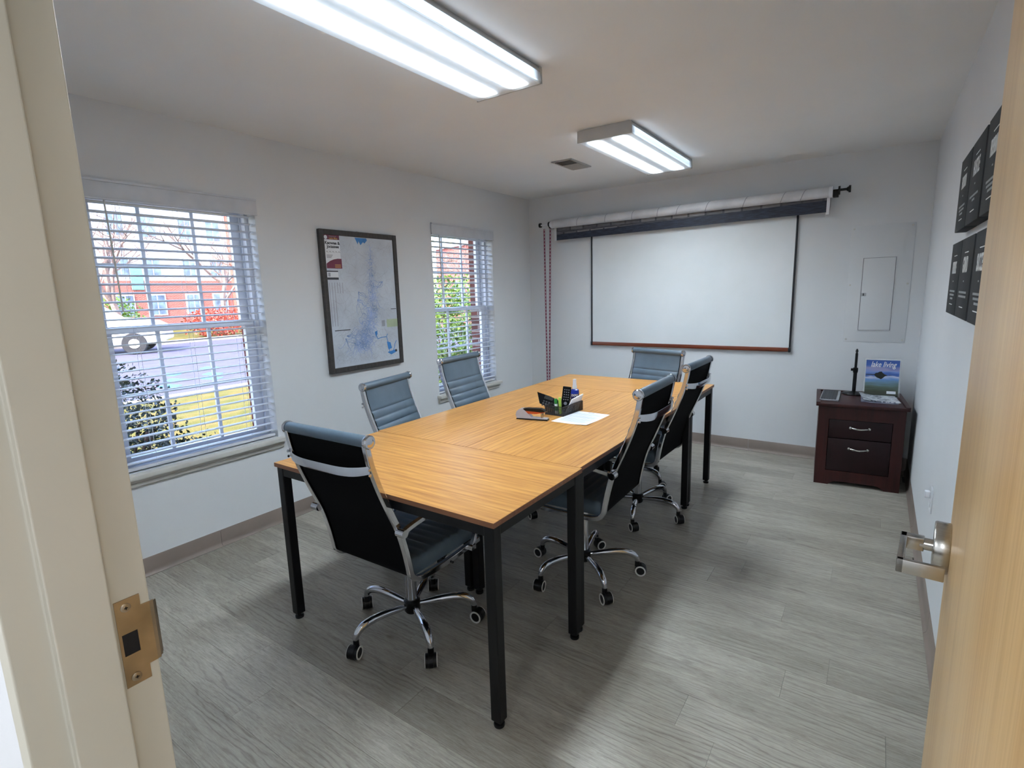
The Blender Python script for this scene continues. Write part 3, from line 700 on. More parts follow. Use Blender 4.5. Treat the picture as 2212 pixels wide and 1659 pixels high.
def rect(name, mat, u0, u1, v0, v1, dx):
    q = MB(); q.quad(mpt(u0, v0, dx), mpt(u1, v0, dx), mpt(u1, v1, dx), mpt(u0, v1, dx)); return q.obj(name, mat, mp, smooth=0)
rect('title_block', M_paper, .0, .205, .035, .245, .0006); rect('title_banner', M_maroon, .0, .205, .0, .033, .0006)
q = MB(); q.b.faces.new([q.b.verts.new(mpt(u, v, .0008)) for u, v in [(.01, .21), (.06, .19), (.11, .178), (.16, .172), (.215, .172), (.215, .245), (.01, .245)]]); q.obj('maroon_block', M_maroon, mp, smooth=0)
for (u0, u1, v0, v1) in ((.0, .155, .262, .270), (.0, .155, .312, .328), (.045, .26, .710, .716), (.90, .99, .567, .572)): rect('dark_bar', M_ink, u0, u1, v0, v1, .0006)
rect('legend_box', M_paper, .0, .155, .271, .311, .0006); rect('legend_lines', M_road, .02, .05, .277, .305, .0008)
for j in range(6): rect('index_column', M_road, .02+.035*j, .028+.035*j, .35, .43 if j > 2 else .68, .0005)
rect('green_inset', M_green, .82, 1.0, .655, .72, .0006); rect('key_table', M_road, .74, .79, .66, .71, .0006)
M_gold = plain('gold_print', (206, 160, 90), .5)
text('Waterproof', .012, M_textgrey, mp, mpt(.115, .0135, .0010), (0, 1, 0), (0, 0, 1), ext=.0001)
text('Lake Map', .018, M_gold, mp, mpt(.125, .030, .0010), (0, 1, 0), (0, 0, 1), ext=.0001, bold=.0004)
q = MB(); q.cyl(mpt(.025, .018, .0008), mpt(.025, .018, .0012), .013, n=24); q.obj('round_seal', M_paper, mp)
text('Keowee &', .0285, M_ink, mp, mpt(.107, .068, .0010), (0, 1, 0), (0, 0, 1), ext=.0001, bold=.0011)
text('Jocassee', .0285, M_ink, mp, mpt(.112, .094, .0010), (0, 1, 0), (0, 0, 1), ext=.0001, bold=.0011)
q = MB()
for j in range(5): ribbon(q, [mpt(.02+.04*j+a*.008, .122+c*.006, .0009) for a, c in ((0, .6), (1, -.6), (2, .3), (3, .9))], .0010)
q.obj('activity_symbols', M_ink, mp, smooth=0)
for j in range(3): rect('small_print', M_road, .02, .10-.01*j, .145+.009*j, .150+.009*j, .0009); rect('small_print', M_gold, .12, .20, .216+.009*j, .2195+.009*j, .0010)
q = MB(); c0 = mpt(.945, .925, .0008); q.lathe([(.010, 0), (.010, .0004), (0, .0004)], c0, 'X', 24); q.obj('compass_mark', M_ink, mp)
MB().box(0, .010, -.008, .010, hz, hz+.006).obj('hanger', M_trim, mp, smooth=0)

# ---------------------------------------------------------------- whiteboard
wb = tag(empty('whiteboard', (1.657, D, 1.50)), 'large whiteboard with dark frame and mahogany rail on the back wall', 'whiteboard')
x0, x1, z0, z1 = -.915, .915, -.598, .62
MB().box(x0+.01, x1-.01, -.016, -.010, z0+.02, z1-.01).obj('writing_surface', M_wb, wb, smooth=0)
MB().box(x0+.005, x1-.005, -.010, -.001, z0+.01, z1-.005).obj('backing', M_wbframe, wb, smooth=0)
for nm, a in (('side_frame', (x0, x0+.014, z0, z1)), ('side_frame', (x1-.014, x1, z0, z1)), ('top_frame', (x0+.014, x1-.014, z1-.016, z1))):
    MB().box(a[0], a[1], -.022, -.001, a[2], a[3], bev=.003).obj(nm, M_wbframe, wb)
MB().box(x0+.016, x1-.016, -.030, -.001, z0-.002, z0+.032, bev=.006).obj('bottom_rail', M_wbrail, wb)
for s in (x0-.002, x1-.018): MB().box(s, s+.020, -.033, -.001, z0-.005, z0+.036, bev=.006).obj('corner_cap', M_wbframe, wb)

# ---------------------------------------------------------------- roll-up photo backdrop above the whiteboard
def m_printroll():
    m, n = base('printed_backdrop_roll', .5); v = n.coords(); f = n.noise(v, 9, 4)
    wv = n.n('ShaderNodeTexWave', wave_type='BANDS', bands_direction='X'); wv.inputs['Scale'].default_value = 1.05; wv.inputs['Distortion'].default_value = 2.2; wv.inputs['Detail'].default_value = 1; n.l(n.coords((1, 5, 5)), wv.inputs['Vector'])
    c = n.ramp(f, [(.3, (176, 176, 180)), (.7, (205, 205, 208))]); c = n.mix(.8, c, n.ramp(wv.outputs['Fac'], [(0, (120, 122, 130)), (.05, (192, 192, 196)), (1, (200, 200, 203))]), 'MULTIPLY')
    n.l(c, n.b.inputs['Base Color']); return m
M_roll = plain('printed_roll', (206, 206, 210), .5, var=.07, scale=5)
def m_hang():
    m, n = base('printed_backdrop', .6); tc = n.n('ShaderNodeTexCoord'); sx = n.n('ShaderNodeSeparateXYZ'); n.l(tc.outputs['Object'], sx.inputs[0])
    mp_ = n.coords((1, 1, 1)); br = n.n('ShaderNodeTexBrick'); cb = n.n('ShaderNodeCombineXYZ'); n.l(sx.outputs[0], cb.inputs[0]); n.l(sx.outputs[2], cb.inputs[1])
    br.inputs['Scale'].default_value = 3.4; br.inputs['Mortar Size'].default_value = .03; br.inputs['Color1'].default_value = lin((150, 146, 146)); br.inputs['Color2'].default_value = lin((74, 72, 78)); br.inputs['Mortar'].default_value = lin((34, 34, 40)); n.l(cb.outputs[0], br.inputs[0])
    nz = n.noise(n.coords((3, 1, 30)), 5, 4); navy = n.ramp(nz, [(.35, (26, 30, 44)), (.75, (58, 66, 86))])
    c = n.mix(.35, br.outputs[0], n.ramp(nz, [(.3, (40, 40, 48)), (.7, (150, 150, 155))]))
    ml = n.n('ShaderNodeMath', operation='MULTIPLY_ADD', i_1=-.020, i_2=.0); n.l(sx.outputs[0], ml.inputs[0]); a_ = n.n('ShaderNodeMath', operation='ADD'); n.l(ml.outputs[0], a_.inputs[0]); n.l(sx.outputs[2], a_.inputs[1]); h1 = n.n('ShaderNodeMath', operation='LESS_THAN', i_1=-.078); n.l(a_.outputs[0], h1.inputs[0])
    n.l(n.mix(h1.outputs[0], c, navy), n.b.inputs['Base Color']); return m
bdx = tag(empty('backdrop_roller', (1.565, D-.10, 2.131), rot=(0, -.0045, 0)), 'rolled photo backdrop on a pole across the wall above the whiteboard', 'backdrop')
MB().cyl((-1.205, 0, 0), (1.215, 0, 0), .040, n=32).obj('backdrop_roll', M_roll, bdx)
q = MB()
for i, x in enumerate([-.93, -.63, -.36, -.12, .05, .30, .60, .88, 1.02]):    # printed seams winding round the roll
    pts = []
    for k in range(17):
        a = -.4*PI+1.5*PI*k/16; pts.append((x+.075*(k/16)*(1 if i > 3 else .6), -.0404*math.cos(a), .0404*math.sin(a)))
    for k in range(16):
        p, e = Vector(pts[k]), Vector(pts[k+1]); o = Vector((.0028, 0, 0)); q.quad(p-o, p+o, e+o, e-o)
q.obj('roll_seam_print', plain('seam_print', (140, 142, 150), .6), bdx)
M_hang = m_hang()
q = MB(); q.prism([(-1.205, -.030), (1.215, -.020), (1.215, -.142), (-1.205, -.158)], 'Y', .030, .0325); q.obj('hanging_print', M_hang, bdx, smooth=0)
for x in (-1.205, 1.201): 
    MB().box(x-.002, x+.019, .020, .0345, -.160, -.02).obj('end_strip', M_white, bdx, smooth=0)
MB().lathe([(.041, 1.213), (.041, 1.238), (.0, 1.238)], (0, 0, 0), 'X', 28).obj('end_sleeve', M_white, bdx)
MB().lathe([(.041, -1.203), (.038, -1.225), (.026, -1.242), (.0, -1.242)], (0, 0, 0), 'X', 28).obj('end_sleeve', M_white, bdx)
q = MB(); q.box(1.238, 1.275, -.028, .030, -.042, .012, bev=.004); q.cyl((1.272, 0, .005), (1.284, 0, .005), .032, n=24); q.cyl((1.284, 0, .008), (1.338, 0, .008), .009, n=16); q.cyl((1.325, 0, .008), (1.338, 0, .008), .012, .020, n=20); q.cyl((1.338, 0, .008), (1.352, 0, .008), .026, n=24)
q.box(1.244, 1.266, .02, .0995, -.02, 0); q.obj('wall_bracket', M_blackp, bdx)
q = MB(); q.cyl((-1.258, 0, .004), (-1.246, 0, .004), .026, n=24); q.cyl((-1.370, 0, .004), (-1.352, 0, .004), .023, n=24); q.box(-1.262, -1.22, .004, .0995, -.032, -.010); q.obj('wall_bracket', M_blackp, bdx)
MB().cyl((-1.352, 0, .004), (-1.258, 0, .004), .0085, n=16).obj('pole_rod', M_white, bdx)
# pull chain, hangs from the roller: top-level
M_chain = plain('maroon_chain', (150, 74, 96), .4); 
ch = tag(empty('pull_chain', (.285, D-.10, 2.11)), 'long maroon plastic pull chain hanging left of the whiteboard', 'chain')
for (xa, xb, dy) in ((-.035, -.026, 0), (.030, -.012, .012)):
    q = MB(); n_ = 100
    for i in range(n_):
        z = -.02-i*.0176; t = i/n_; x = xa+(xb-xa)*t; w = .0085 if True else .004
        if i % 2 == 0:
            q.box(x-w, x-w+.0032, dy-.0018, dy+.0018, z-.020, z); q.box(x+w-.0032, x+w, dy-.0018, dy+.0018, z-.020, z)
            q.box(x-w, x+w, dy-.0018, dy+.0018, z-.0034, z); q.box(x-w, x+w, dy-.0018, dy+.0018, z-.020, z-.0168)
        else:
            q.box(x-.0018, x+.0018, dy-.007, dy+.007, z-.020, z)
            q.box(x-w, x-w+.0032, dy-.0014, dy+.0014, z-.017, z-.0005); q.box(x+w-.0032, x+w, dy-.0014, dy+.0014, z-.017, z-.0005)
    o = q.obj('chain_strand', M_chain, ch, smooth=0); o['kind'] = 'stuff'

# ---------------------------------------------------------------- breaker panel cover, canvases, outlet
pn = tag(empty('breaker_panel', (3.135, D, 1.436)), 'painted breaker panel cover on the back wall above the cabinet', 'panel')
MB().box(-.197, .197, -.004, 0, -.44, .44, bev=.001).obj('cover_plate', M_panel, pn)
q = MB(); a, c, e, f = -.106, .100, -.348, .200; q.box(a-.004, a, -.009, -.004, e, f); q.box(c, c+.004, -.009, -.004, e, f); q.box(a-.004, c+.004, -.009, -.004, f, f+.004); q.box(a-.004, c+.004, -.009, -.004, e-.004, e); q.obj('door_rim', M_panel, pn, smooth=0)
MB().box(a-.001, c+.001, -.0050, -.0041, e-.001, f+.001).obj('door_gap', plain('gap_shadow_line', (120, 122, 126), .8), pn, smooth=0)
MB().box(a+.0035, c-.0035, -.0085, -.0042, e+.0025, f-.0025, bev=.001).obj('panel_door', M_panel, pn)
q = MB(); q.box(a+.004, a+.036, -.0125, -.0085, -.086, -.062, bev=.0015); lt = q.obj('latch', plain('latch_grey', (176, 178, 182), .4), pn); MB().box(a+.014, a+.023, -.0132, -.0126, -.083, -.065).obj('latch_slot', M_ink, lt, smooth=0)
for x in (-.18, .18):
    for z in (-.42, 0, .42): MB().lathe([(.007, -.004), (.006, -.0065), (0, -.007)], (x, 0, z), 'Y', 14).obj('screw', M_trim, pn)
M_canvas = plain('charcoal_canvas', (46, 48, 50), .85, var=.04, scale=20, bump=.2)
M_canvasd = plain('charcoal_canvas_edge', (34, 34, 38), .8)
def canvas(yc, zc, word, xs, nl, label, size=.062):
    r = tag(empty('canvas_print', (W, yc, zc)), label, 'wall art', 'charcoal motivational canvases')
    h = .152; X = -.038
    MB().box(X, -.001, -.150, .150, -.1365, .1365, bev=.002).obj('canvas', M_canvas, r)
    f = X-.0006
    for z in (.086, -.098): MB().box(f, X, -.045, .045, z-.0015, z+.0015).obj('rule_line', M_textwhite, r, smooth=0)
    text(word, size, M_textwhite, r, (f, 0, .020), (0, -1, 0), (0, 0, 1), ext=.0003, xs=xs, bold=.0012)
    MB().box(f, X, -.008, .008, -.013, -.008).obj('rule_line', M_textgrey, r, smooth=0)
    for i in range(nl):
        w = (.085, .070, .04)[i] if nl == 3 else (.095, .028)[i] if nl == 2 else .1
        if word == 'GRIND': w = .095
        q = MB(); x = -w
        rr = random.Random(i*7+nl)
        while x < w: L = rr.uniform(.006, .02); q.box(f, X, x, min(x+L, w), -.048-i*.014-.0035, -.048-i*.014+.0035); x += L+.003
        q.obj('caption_line', M_textgrey, r, smooth=0)
    return r
cols = [2.079, 1.760, 1.420]
canvas(cols[0], 1.778, 'EXECUTION', .37, 3, 'charcoal canvas reading EXECUTION, upper row, farthest from the door')
canvas(cols[1], 1.778, 'HUSTLE', .58, 2, 'charcoal canvas reading HUSTLE, middle of the upper row', .070)
canvas(cols[2], 1.778, 'PERSEVERANCE', .30, 3, 'charcoal canvas in the upper row, cut off by the wooden door', .066)
canvas(cols[0], 1.460, 'EXCELLENCE', .34, 3, 'charcoal canvas in the lower row, farthest from the door')
canvas(cols[1], 1.460, 'GRIND', .55, 2, 'charcoal canvas reading GRIND, middle of the lower row', .074)
canvas(cols[2], 1.460, 'SUCCESS', .52, 3, 'charcoal canvas reading SUCCESS, lower row, cut off by the door', .070)
ou = tag(empty('wall_outlet', (W, 2.37, .455)), 'white wall outlet on the right wall beyond the door handle', 'outlet')
MB().box(-.006, 0, -.035, .035, -.057, .057, bev=.002).obj('face_plate', M_white, ou)
for z in (-.02, .02): MB().box(-.0085, -.006, -.016, .016, z-.014, z+.014, bev=.001).obj('socket', M_white, ou)
MB().box(-.030, -.009, -.013, .013, .010, .040, bev=.003).obj('plug', M_white, ou)

# ---------------------------------------------------------------- cabinet with things on it
CR = math.radians(4.6); CZ = .615
cb = tag(empty('filing_cabinet', (3.085, 3.985, 0), CR), 'dark cherry two-drawer cabinet standing in the far right corner', 'cabinet')
hx, hy = .258, .255
q = MB(); q.box(-hx, -hx+.02, -hy+.02, hy, .0, .585); q.box(hx-.02, hx, -hy+.02, hy, .0, .585); q.box(-hx+.02, hx-.02, hy-.012, hy, .02, .585); q.box(-hx+.02, hx-.02, -hy+.02, hy-.012, .06, .075); q.obj('carcass', M_cherry, cb, smooth=0)
q = MB(); q.box(-hx, -hx+.068, -hy, -hy+.02, 0, .585); q.box(hx-.068, hx, -hy, -hy+.02, 0, .585); q.box(-hx+.068, hx-.068, -hy, -hy+.02, .492, .585)
q.prism([(-hx+.068, .108), (-hx+.068, .0), (-hx+.088, .0), (-hx+.115, .022), (-hx+.14, .030), (hx-.14, .030), (hx-.115, .022), (hx-.088, .0), (hx-.068, .0), (hx-.068, .108)], 'Y', -hy, -hy+.02); q.obj('face_frame', M_cherry, cb, smooth=0)
q = MB(); q.box(-hx-.018, hx+.018, -hy-.020, hy+.012, CZ-.030, CZ-.008, bev=.003)
q.box(-hx-.018, -hx+.008, -hy-.020, hy+.012, CZ-.008, CZ); q.box(hx-.008, hx+.018, -hy-.020, hy+.012, CZ-.008, CZ); q.box(-hx+.008, hx-.008, hy-.012, hy+.012, CZ-.008, CZ); q.obj('top', M_cherry, cb)
def pull(par, z):
    pts = crom([(-.052, -hy-.004, z), (-.046, -hy-.016, z), (-.02, -hy-.027, z-.002), (0, -hy-.030, z-.003), (.02, -hy-.027, z-.002), (.046, -hy-.016, z), (.052, -hy-.004, z)], 4)
    q = MB(); q.tube(pts, lambda t: .0042+.0025*math.sin(PI*t), 10)
    for s in (-1, 1): q.lathe([(.0, -hy-.011), (.009, -hy-.008), (.011, -hy-.001), (.0, -hy-.001)], (s*.056, 0, z), 'Y', 14)
    q.obj('handle', M_steel, par)
for z0_, z1_ in ((.357, .489), (.111, .351)):
    dq = MB(); dq.box(-hx+.071, hx-.071, -hy+.003, -hy+.020, z0_, z1_, bev=.001); d_ = dq.obj('drawer', M_cherry2, cb); pull(d_, .438 if z0_ > .3 else .285)
def onc(x, y): 
    c, s = math.cos(CR), math.sin(CR); return (3.085+c*x-s*y, 3.985+s*x+c*y)
zt_ = CZ-.008
# silver and black keypad
x, y = onc(-.184, .022); kp = tag(empty('keyboard', (x, y, zt_), CR*.2), 'black and silver computer keyboard lying end-on along the left of the cabinet top', 'keyboard')
MB().box(-.060, .060, -.195, .195, 0, .012, bev=.002).obj('case', plain('silver_case', (150, 152, 158), .4), kp)
MB().box(-.055, .044, -.188, .190, .012, .0128).obj('key_bed', M_blackp, kp, smooth=0)
q = MB()
for i in range(6):
    for j in range(19): q.box(-.053+i*.0162, -.053+i*.0162+.0135, -.186+j*.0197, -.186+j*.0197+.0165, .0128, .0150)
o = q.obj('keys', plain('key_grey', (52, 54, 60), .5), kp, smooth=0); o['kind'] = 'stuff'
# monopod stand
x, y = onc(-.030, .175); st = tag(empty('desk_stand', (x, y, zt_)), 'black tabletop pole stand with round base on the cabinet', 'stand')
MB().lathe([(.075, 0), (.078, .005), (.074, .010), (.02, .018), (.012, .024), (0, .024)], n=36).obj('round_base', M_blackp, st)
MB().lathe([(.0125, .02), (.0125, .165), (.015, .167), (.017, .18), (.017, .202), (.013, .206), (.009, .208), (.009, .315), (.0065, .317), (.0065, .325), (.009, .327), (.009, .335), (.004, .350), (0, .350)], n=20).obj('pole', M_blackp, st)
q = MB(); q.cyl((-.014, 0, .19), (-.030, 0, .19), .010, n=14); q.obj('clamp_knob', M_blackp, st)
# magazine standing in a clear holder
x, y = onc(.137, .112); mg = tag(empty('magazine', (x, y, zt_+.005), CR), 'lake living magazine with blue lake cover standing upright on the cabinet', 'magazine')
def m_cover():
    m, n = base('magazine_cover', .25); tc = n.n('ShaderNodeTexCoord'); sx = n.n('ShaderNodeSeparateXYZ'); n.l(tc.outputs['Object'], sx.inputs[0])
    nz = n.noise(n.coords((3, 1, 22)), 2, 4); ad = n.n('ShaderNodeMath', operation='MULTIPLY_ADD', i_1=.07, i_2=-.035); n.l(nz, ad.inputs[0])
    s2 = n.n('ShaderNodeMath', operation='ADD'); n.l(sx.outputs[2], s2.inputs[0]); n.l(ad.outputs[0], s2.inputs[1])
    d_ = n.n('ShaderNodeMath', operation='DIVIDE', i_1=.275); n.l(s2.outputs[0], d_.inputs[0])
    c = n.ramp(d_.outputs[0], [(0, (44, 48, 40)), (.16, (66, 74, 58)), (.28, (90, 108, 100)), (.38, (104, 138, 160)), (.46, (104, 146, 204)), (.52, (190, 196, 220)), (.545, (70, 104, 170)), (.60, (70, 104, 180)), (.66, (120, 146, 206)), (.74, (150, 150, 190)), (.82, (62, 100, 180)), (1, (48, 80, 150))])
    n.l(c, n.b.inputs['Base Color']); return m
Mt = Matrix.Rotation(math.radians(-8), 4, 'X')
MB().box(-.103, .103, 0, .004, 0, .270, M=Mt).obj('cover', m_cover(), mg, smooth=0)
def mgp(x, z, d=-.0008): return Mt @ Vector((x, d, z))
text('lake living', .058, M_textwhite, mg, mgp(.002, .219), (1, 0, 0), Mt @ Vector((0, 0, 1)), ext=.0003, shear=.32, xs=.68, bold=.0006)
q = MB(); q.b.faces.new([q.b.verts.new(mgp(x, z, -.0006)) for x, z in [(-.103, .163), (-.048, .164), (-.040, .174), (-.028, .176), (-.018, .184), (-.004, .186), (.002, .176), (.014, .166), (.034, .158), (.016, .150), (.004, .136), (-.006, .128), (-.018, .134), (-.032, .140), (-.044, .150), (-.048, .158), (-.103, .159)]])
q.b.faces.new([q.b.verts.new(mgp(x, z, -.0006)) for x, z in [(.040, .161), (.056, .161), (.056, .158), (.040, .158)]]); q.obj('island_print', plain('dark_island', (22, 30, 28), .4), mg, smooth=0)
q = MB(); q.box(.034, .090, -.0012, -.0004, .022, .042, M=Mt); q.obj('address_label', M_paper, mg, smooth=0)
hd = tag(empty('brochure_holder', (x, y, zt_), CR), 'clear acrylic holder behind the upright lake magazine', 'holder')
m = bpy.data.materials.new('clear_acrylic'); m.use_nodes = True; nb = NT(m); nb.b.inputs['Base Color'].default_value = (.9, .95, .95, 1); nb.b.inputs['Alpha'].default_value = .18; nb.b.inputs['Roughness'].default_value = .08; M_acr = m
q = MB(); q.box(-.112, .112, .0065, .009, .005, .285, M=Mt); q.obj('back_plate', M_acr, hd, smooth=0); 
q = MB(); q.box(-.112, .112, -.012, .07, 0, .003); q.obj('foot_plate', M_acr, hd, smooth=0); q = MB(); q.box(-.112, -.110, -.012, .005, .003, .11); q.box(.110, .112, -.012, .005, .003, .11); q.obj('side_plate', M_acr, hd, smooth=0)
# magazines lying in front
MX = [('glossy magazine lying on the cabinet, under a second one', .0, 0), ('white and blue magazine lying open-faced on top of another on the cabinet', .006, 6)]
for i, (lab, dz, rot) in enumerate(MX):
    x, y = onc(.118, -.020+.008*i); g = tag(empty('magazine', (x, y, zt_+dz), CR+math.radians(rot-3)), lab, 'magazine', 'magazines lying on the cabinet')
    q = MB(); N = 12; R = []
    for k in range(N+1):
        t = k/N; xx = -.11+.22*t; h = .0062 if i == 0 else .0062+.016*math.exp(-(t/.22)**2)
        R.append([q.b.verts.new(c) for c in ((xx, -.125, h-.0055), (xx, .125, h-.0055), (xx, .125, h), (xx, -.125, h))])
    for k in range(N):
        for j in range(4): q.b.faces.new((R[k][j], R[k][(j+1) % 4], R[k+1][(j+1) % 4], R[k+1][j]))
    q.b.faces.new(R[0][::-1]); q.b.faces.new(R[-1])
    mm, nn = base('magazine_print_%d' % i, .3); f = nn.noise(nn.coords((9, 22, 1)), 1.5, 3, .5)
    nn.l(nn.ramp(f, [(.0, (230, 234, 240)), (.50, (58, 64, 84)), (.56, (120, 128, 150)), (.60, (232, 234, 240))] if i else [(.3, (60, 66, 92)), (.6, (150, 155, 175))], i == 1), nn.b.inputs['Base Color'])
    q.obj('pages', mm, g, smooth=60)

# ---------------------------------------------------------------- things on the table
TZ = .75
M_wire = plain('black_wire', (44, 46, 50), .4, .2)
og = tag(empty('desk_organizer', (1.665, 2.052, TZ), math.radians(-4)), 'black wire mesh organizer tray on the table holding small office items', 'organizer')
OXX, OYY, OH = .062, .107, .055
q = MB(); q.box(-OXX, OXX, -OYY, OYY, .001, .0025)
for z in (.0015, OH):
    for a in ((-OXX, OXX, -OYY, -OYY), (-OXX, OXX, OYY, OYY), (-OXX, -OXX, -OYY, OYY), (OXX, OXX, -OYY, OYY)): q.tube([(a[0], a[2], z), (a[1], a[3], z)], .0018, 6)
for sx in (-1, 1):
    for s in (-1, 1): q.tube([(sx*OXX, s*OYY, 0), (sx*OXX, s*OYY, OH)], .0016, 6)
q.tube([(-OXX, .02, .04), (OXX, .02, .04)], .0012, 6)
q.obj('tray_frame', M_wire, og, smooth=0)
q = MB(); w = .0008
n = int(2*OXX/.0062)
for i in range(1, n):
    x = -OXX+i*2*OXX/n
    for y in (-OYY, OYY, .02): q.box(x-w, x+w, y-w, y+w, .002, OH if y != .02 else .04)
n = int(2*OYY/.0062)
for i in range(1, n):
    y = -OYY+i*2*OYY/n
    for x in (-OXX, OXX): q.box(x-w, x+w, y-w, y+w, .002, OH)
for i in range(1, 9):
    z = i*OH/9
    for y in (-OYY, OYY): q.box(-OXX, OXX, y-w, y+w, z-w, z+w)
    for x in (-OXX, OXX): q.box(x-w, x+w, -OYY, OYY, z-w, z+w)
o = q.obj('wire_mesh', M_wire, og, smooth=0); o['kind'] = 'stuff'
def inorg(x, y, z):
    a = math.radians(-4); return (1.665+x*math.cos(a)-y*math.sin(a), 2.052+x*math.sin(a)+y*math.cos(a), TZ+z)
# desk calculator leaning in the tray
cal = tag(empty('calculator', inorg(-.066, -.030, .052), rot=(math.radians(62), math.radians(12), math.radians(2))), 'black calculator leaning over the left rim of the wire organizer', 'calculator')
M_matte = plain('matte_black', (9, 9, 10), .75, var=.1, spec=.15)
q = MB(); q.prism([(-.116, .036), (-.02, .034), (.070, .020), (.056, -.034), (-.072, -.026)], 'Z', -.005, .005); q.obj('case', M_matte, cal, smooth=0)
MB().box(-.058, .0, .012, .032, .005, .0058, ).obj('display', plain('lcd_grey', (34, 36, 36), .3), cal, smooth=0)
q = MB()
for i in range(6):
    for j in range(3): q.box(-.056+i*.0175, -.056+i*.0175+.011, -.034+j*.013, -.034+j*.013+.008, .005, .007)
q.obj('keys', plain('calc_key', (60, 60, 66), .6), cal, smooth=0)['kind'] = 'stuff'
# remote control
rc_ = tag(empty('remote_control', inorg(-.004, .010, .004), rot=(math.radians(-8), math.radians(7), math.radians(28))), 'black remote control standing up in the wire organizer', 'remote')
MB().box(-.025, .025, -.009, .009, 0, .145, bev=.004).obj('case', M_matte, rc_)
q = MB()
for i in range(3):
    for j in range(5): q.lathe([(.0034, -.0088), (.0032, -.0106), (0, -.0108)], (-.012+i*.012, 0, .068+j*.0145), 'Y', 10)
q.lathe([(.010, -.0088), (.009, -.0108), (0, -.0110)], (0, 0, .045), 'Y', 18)
q.obj('buttons', plain('remote_buttons', (120, 120, 132), .5), rc_)['kind'] = 'stuff'
# green bottle of glue marker and highlighter
M_gr = plain('green_cap', (32, 122, 52), .3); M_yg = plain('yellow_green', (186, 226, 96), .35, var=.02)
mk = tag(empty('marker', inorg(-.008, -.068, .003), rot=(math.radians(5), 0, 0)), 'thick white and green marker with dark green cap, upright in the organizer', 'marker', 'markers standing in the organizer')
MB().lathe([(.0085, 0), (.0092, .003), (.0092, .064), (.0086, .066), (0, .066)], n=18).obj('barrel', M_paper, mk); MB().lathe([(.0096, .060), (.0096, .084), (.007, .090), (0, .090)], n=18).obj('cap', M_gr, mk)
MB().lathe([(.00935, .020), (.00935, .045), (.009, .045)], n=18).obj('green_label', M_gr, mk)
hl_ = tag(empty('highlighter', inorg(.012, -.058, .003), rot=(math.radians(4), 0, 0)), 'yellow-green highlighter upright in the organizer beside the green marker', 'marker', 'markers standing in the organizer')
MB().lathe([(.0078, 0), (.0085, .003), (.0085, .060), (.0, .060)], n=18).obj('barrel', M_yg, hl_); MB().lathe([(.0088, .058), (.0088, .095), (.006, .098), (0, .098)], n=18).obj('cap', M_yg, hl_)
# white note pad leaning along the right side of the tray
npd = tag(empty('note_pad', inorg(.034, .030, .004), rot=(0, math.radians(22), math.radians(-4))), 'white note pad leaning inside the right side of the organizer', 'notepad')
q = MB(); q.prism([(-.072, .0), (.070, .0), (.066, .104), (-.050, .088)], 'X', -.0025, .0025); q.obj('pages', M_paper, npd, smooth=0)
q = MB(); q.tube([inorg(0, -.02, .012), inorg(.0, .07, .012)], .004, 8); bp_ = q.obj('pen', plain('pen_blue', (40, 60, 120), .3)); tag(bp_, 'dark pen lying in the bottom of the wire organizer', 'pen')
# spray bottle
M_bl = plain('blue_plastic', (30, 52, 158), .25, var=.05); M_navy = plain('navy_label', (22, 30, 84), .3)
sb = tag(empty('spray_bottle', (1.655, 2.205, TZ), math.radians(25)), 'small blue spray bottle with white pump standing behind the organizer', 'bottle')
MB().lathe([(.0, 0), (.024, 0), (.0265, .004), (.0265, .100), (.024, .108), (.013, .114), (.0125, .118), (0, .118)], n=28).obj('body', M_bl, sb)
MB().lathe([(.0268, .018), (.0269, .085), (.0265, .085)], n=28).obj('label_wrap', M_navy, sb)
q = MB(); q.lathe([(.0135, .113), (.0135, .132), (.011, .136), (.011, .150), (.0105, .152), (.0105, .172), (.0, .175)], n=22); q.cyl((0, -.008, .162), (0, -.013, .162), .003, n=10); q.obj('pump_cap', M_white, sb)
cu_me = text('EXPO', .019, M_textwhite, sb, (.0, -.0268, .070), (1, 0, 0), (0, 0, 1), ext=.0003, shear=.15, xs=.85, bold=.0006).data
for v in cu_me.vertices:                    # wrap the print round the bottle
    a = v.co.x/.0270; rr = .0272+(-.0268-v.co.y); v.co.x, v.co.y = rr*math.sin(a), -rr*math.cos(a)
for i in range(3):
    MB().box(.004, .016, -.0262, -.0258, .044-.007*i, .048-.007*i).obj('label_line', M_textgrey, sb, smooth=0)
# stapler
sp2 = tag(empty('stapler', (1.600, 1.806, TZ), math.radians(12)), 'silver, black and orange stapler on the table left of the paper sheet', 'stapler')
M_sil = plain('stapler_silver', (176, 178, 190), .3, .2); M_or = plain('stapler_orange', (190, 78, 32), .35)
MB().prism([(-.092, .0), (.092, .0), (.094, .004), (.088, .008), (-.088, .008), (-.093, .004)], 'Y', -.017, .017).obj('base', M_blackp, sp2, smooth=0)
MB().prism([(-.090, .008), (-.030, .008), (-.012, .0082), (.090, .0082), (.090, .013), (-.002, .015), (-.040, .052), (-.052, .062), (-.072, .060), (-.090, .046), (-.096, .026)], 'Y', -.0165, .0165).obj('lower_body', M_sil, sp2, smooth=0)
MB().prism([(-.052, .062), (-.030, .066), (.050, .066), (.070, .060), (.076, .050), (.060, .047), (-.038, .051)], 'Y', -.015, .015).obj('top_handle', M_blackp, sp2, smooth=0)
MB().prism([(-.038, .050), (.074, .050), (.076, .046), (.030, .036), (-.022, .034)], 'Y', -.013, .013).obj('orange_arm', M_or, sp2, smooth=0)
q = MB(); q.box(.052, .062, -.010, .010, .013, .040); q.obj('staple_head', M_steel, sp2, smooth=0)
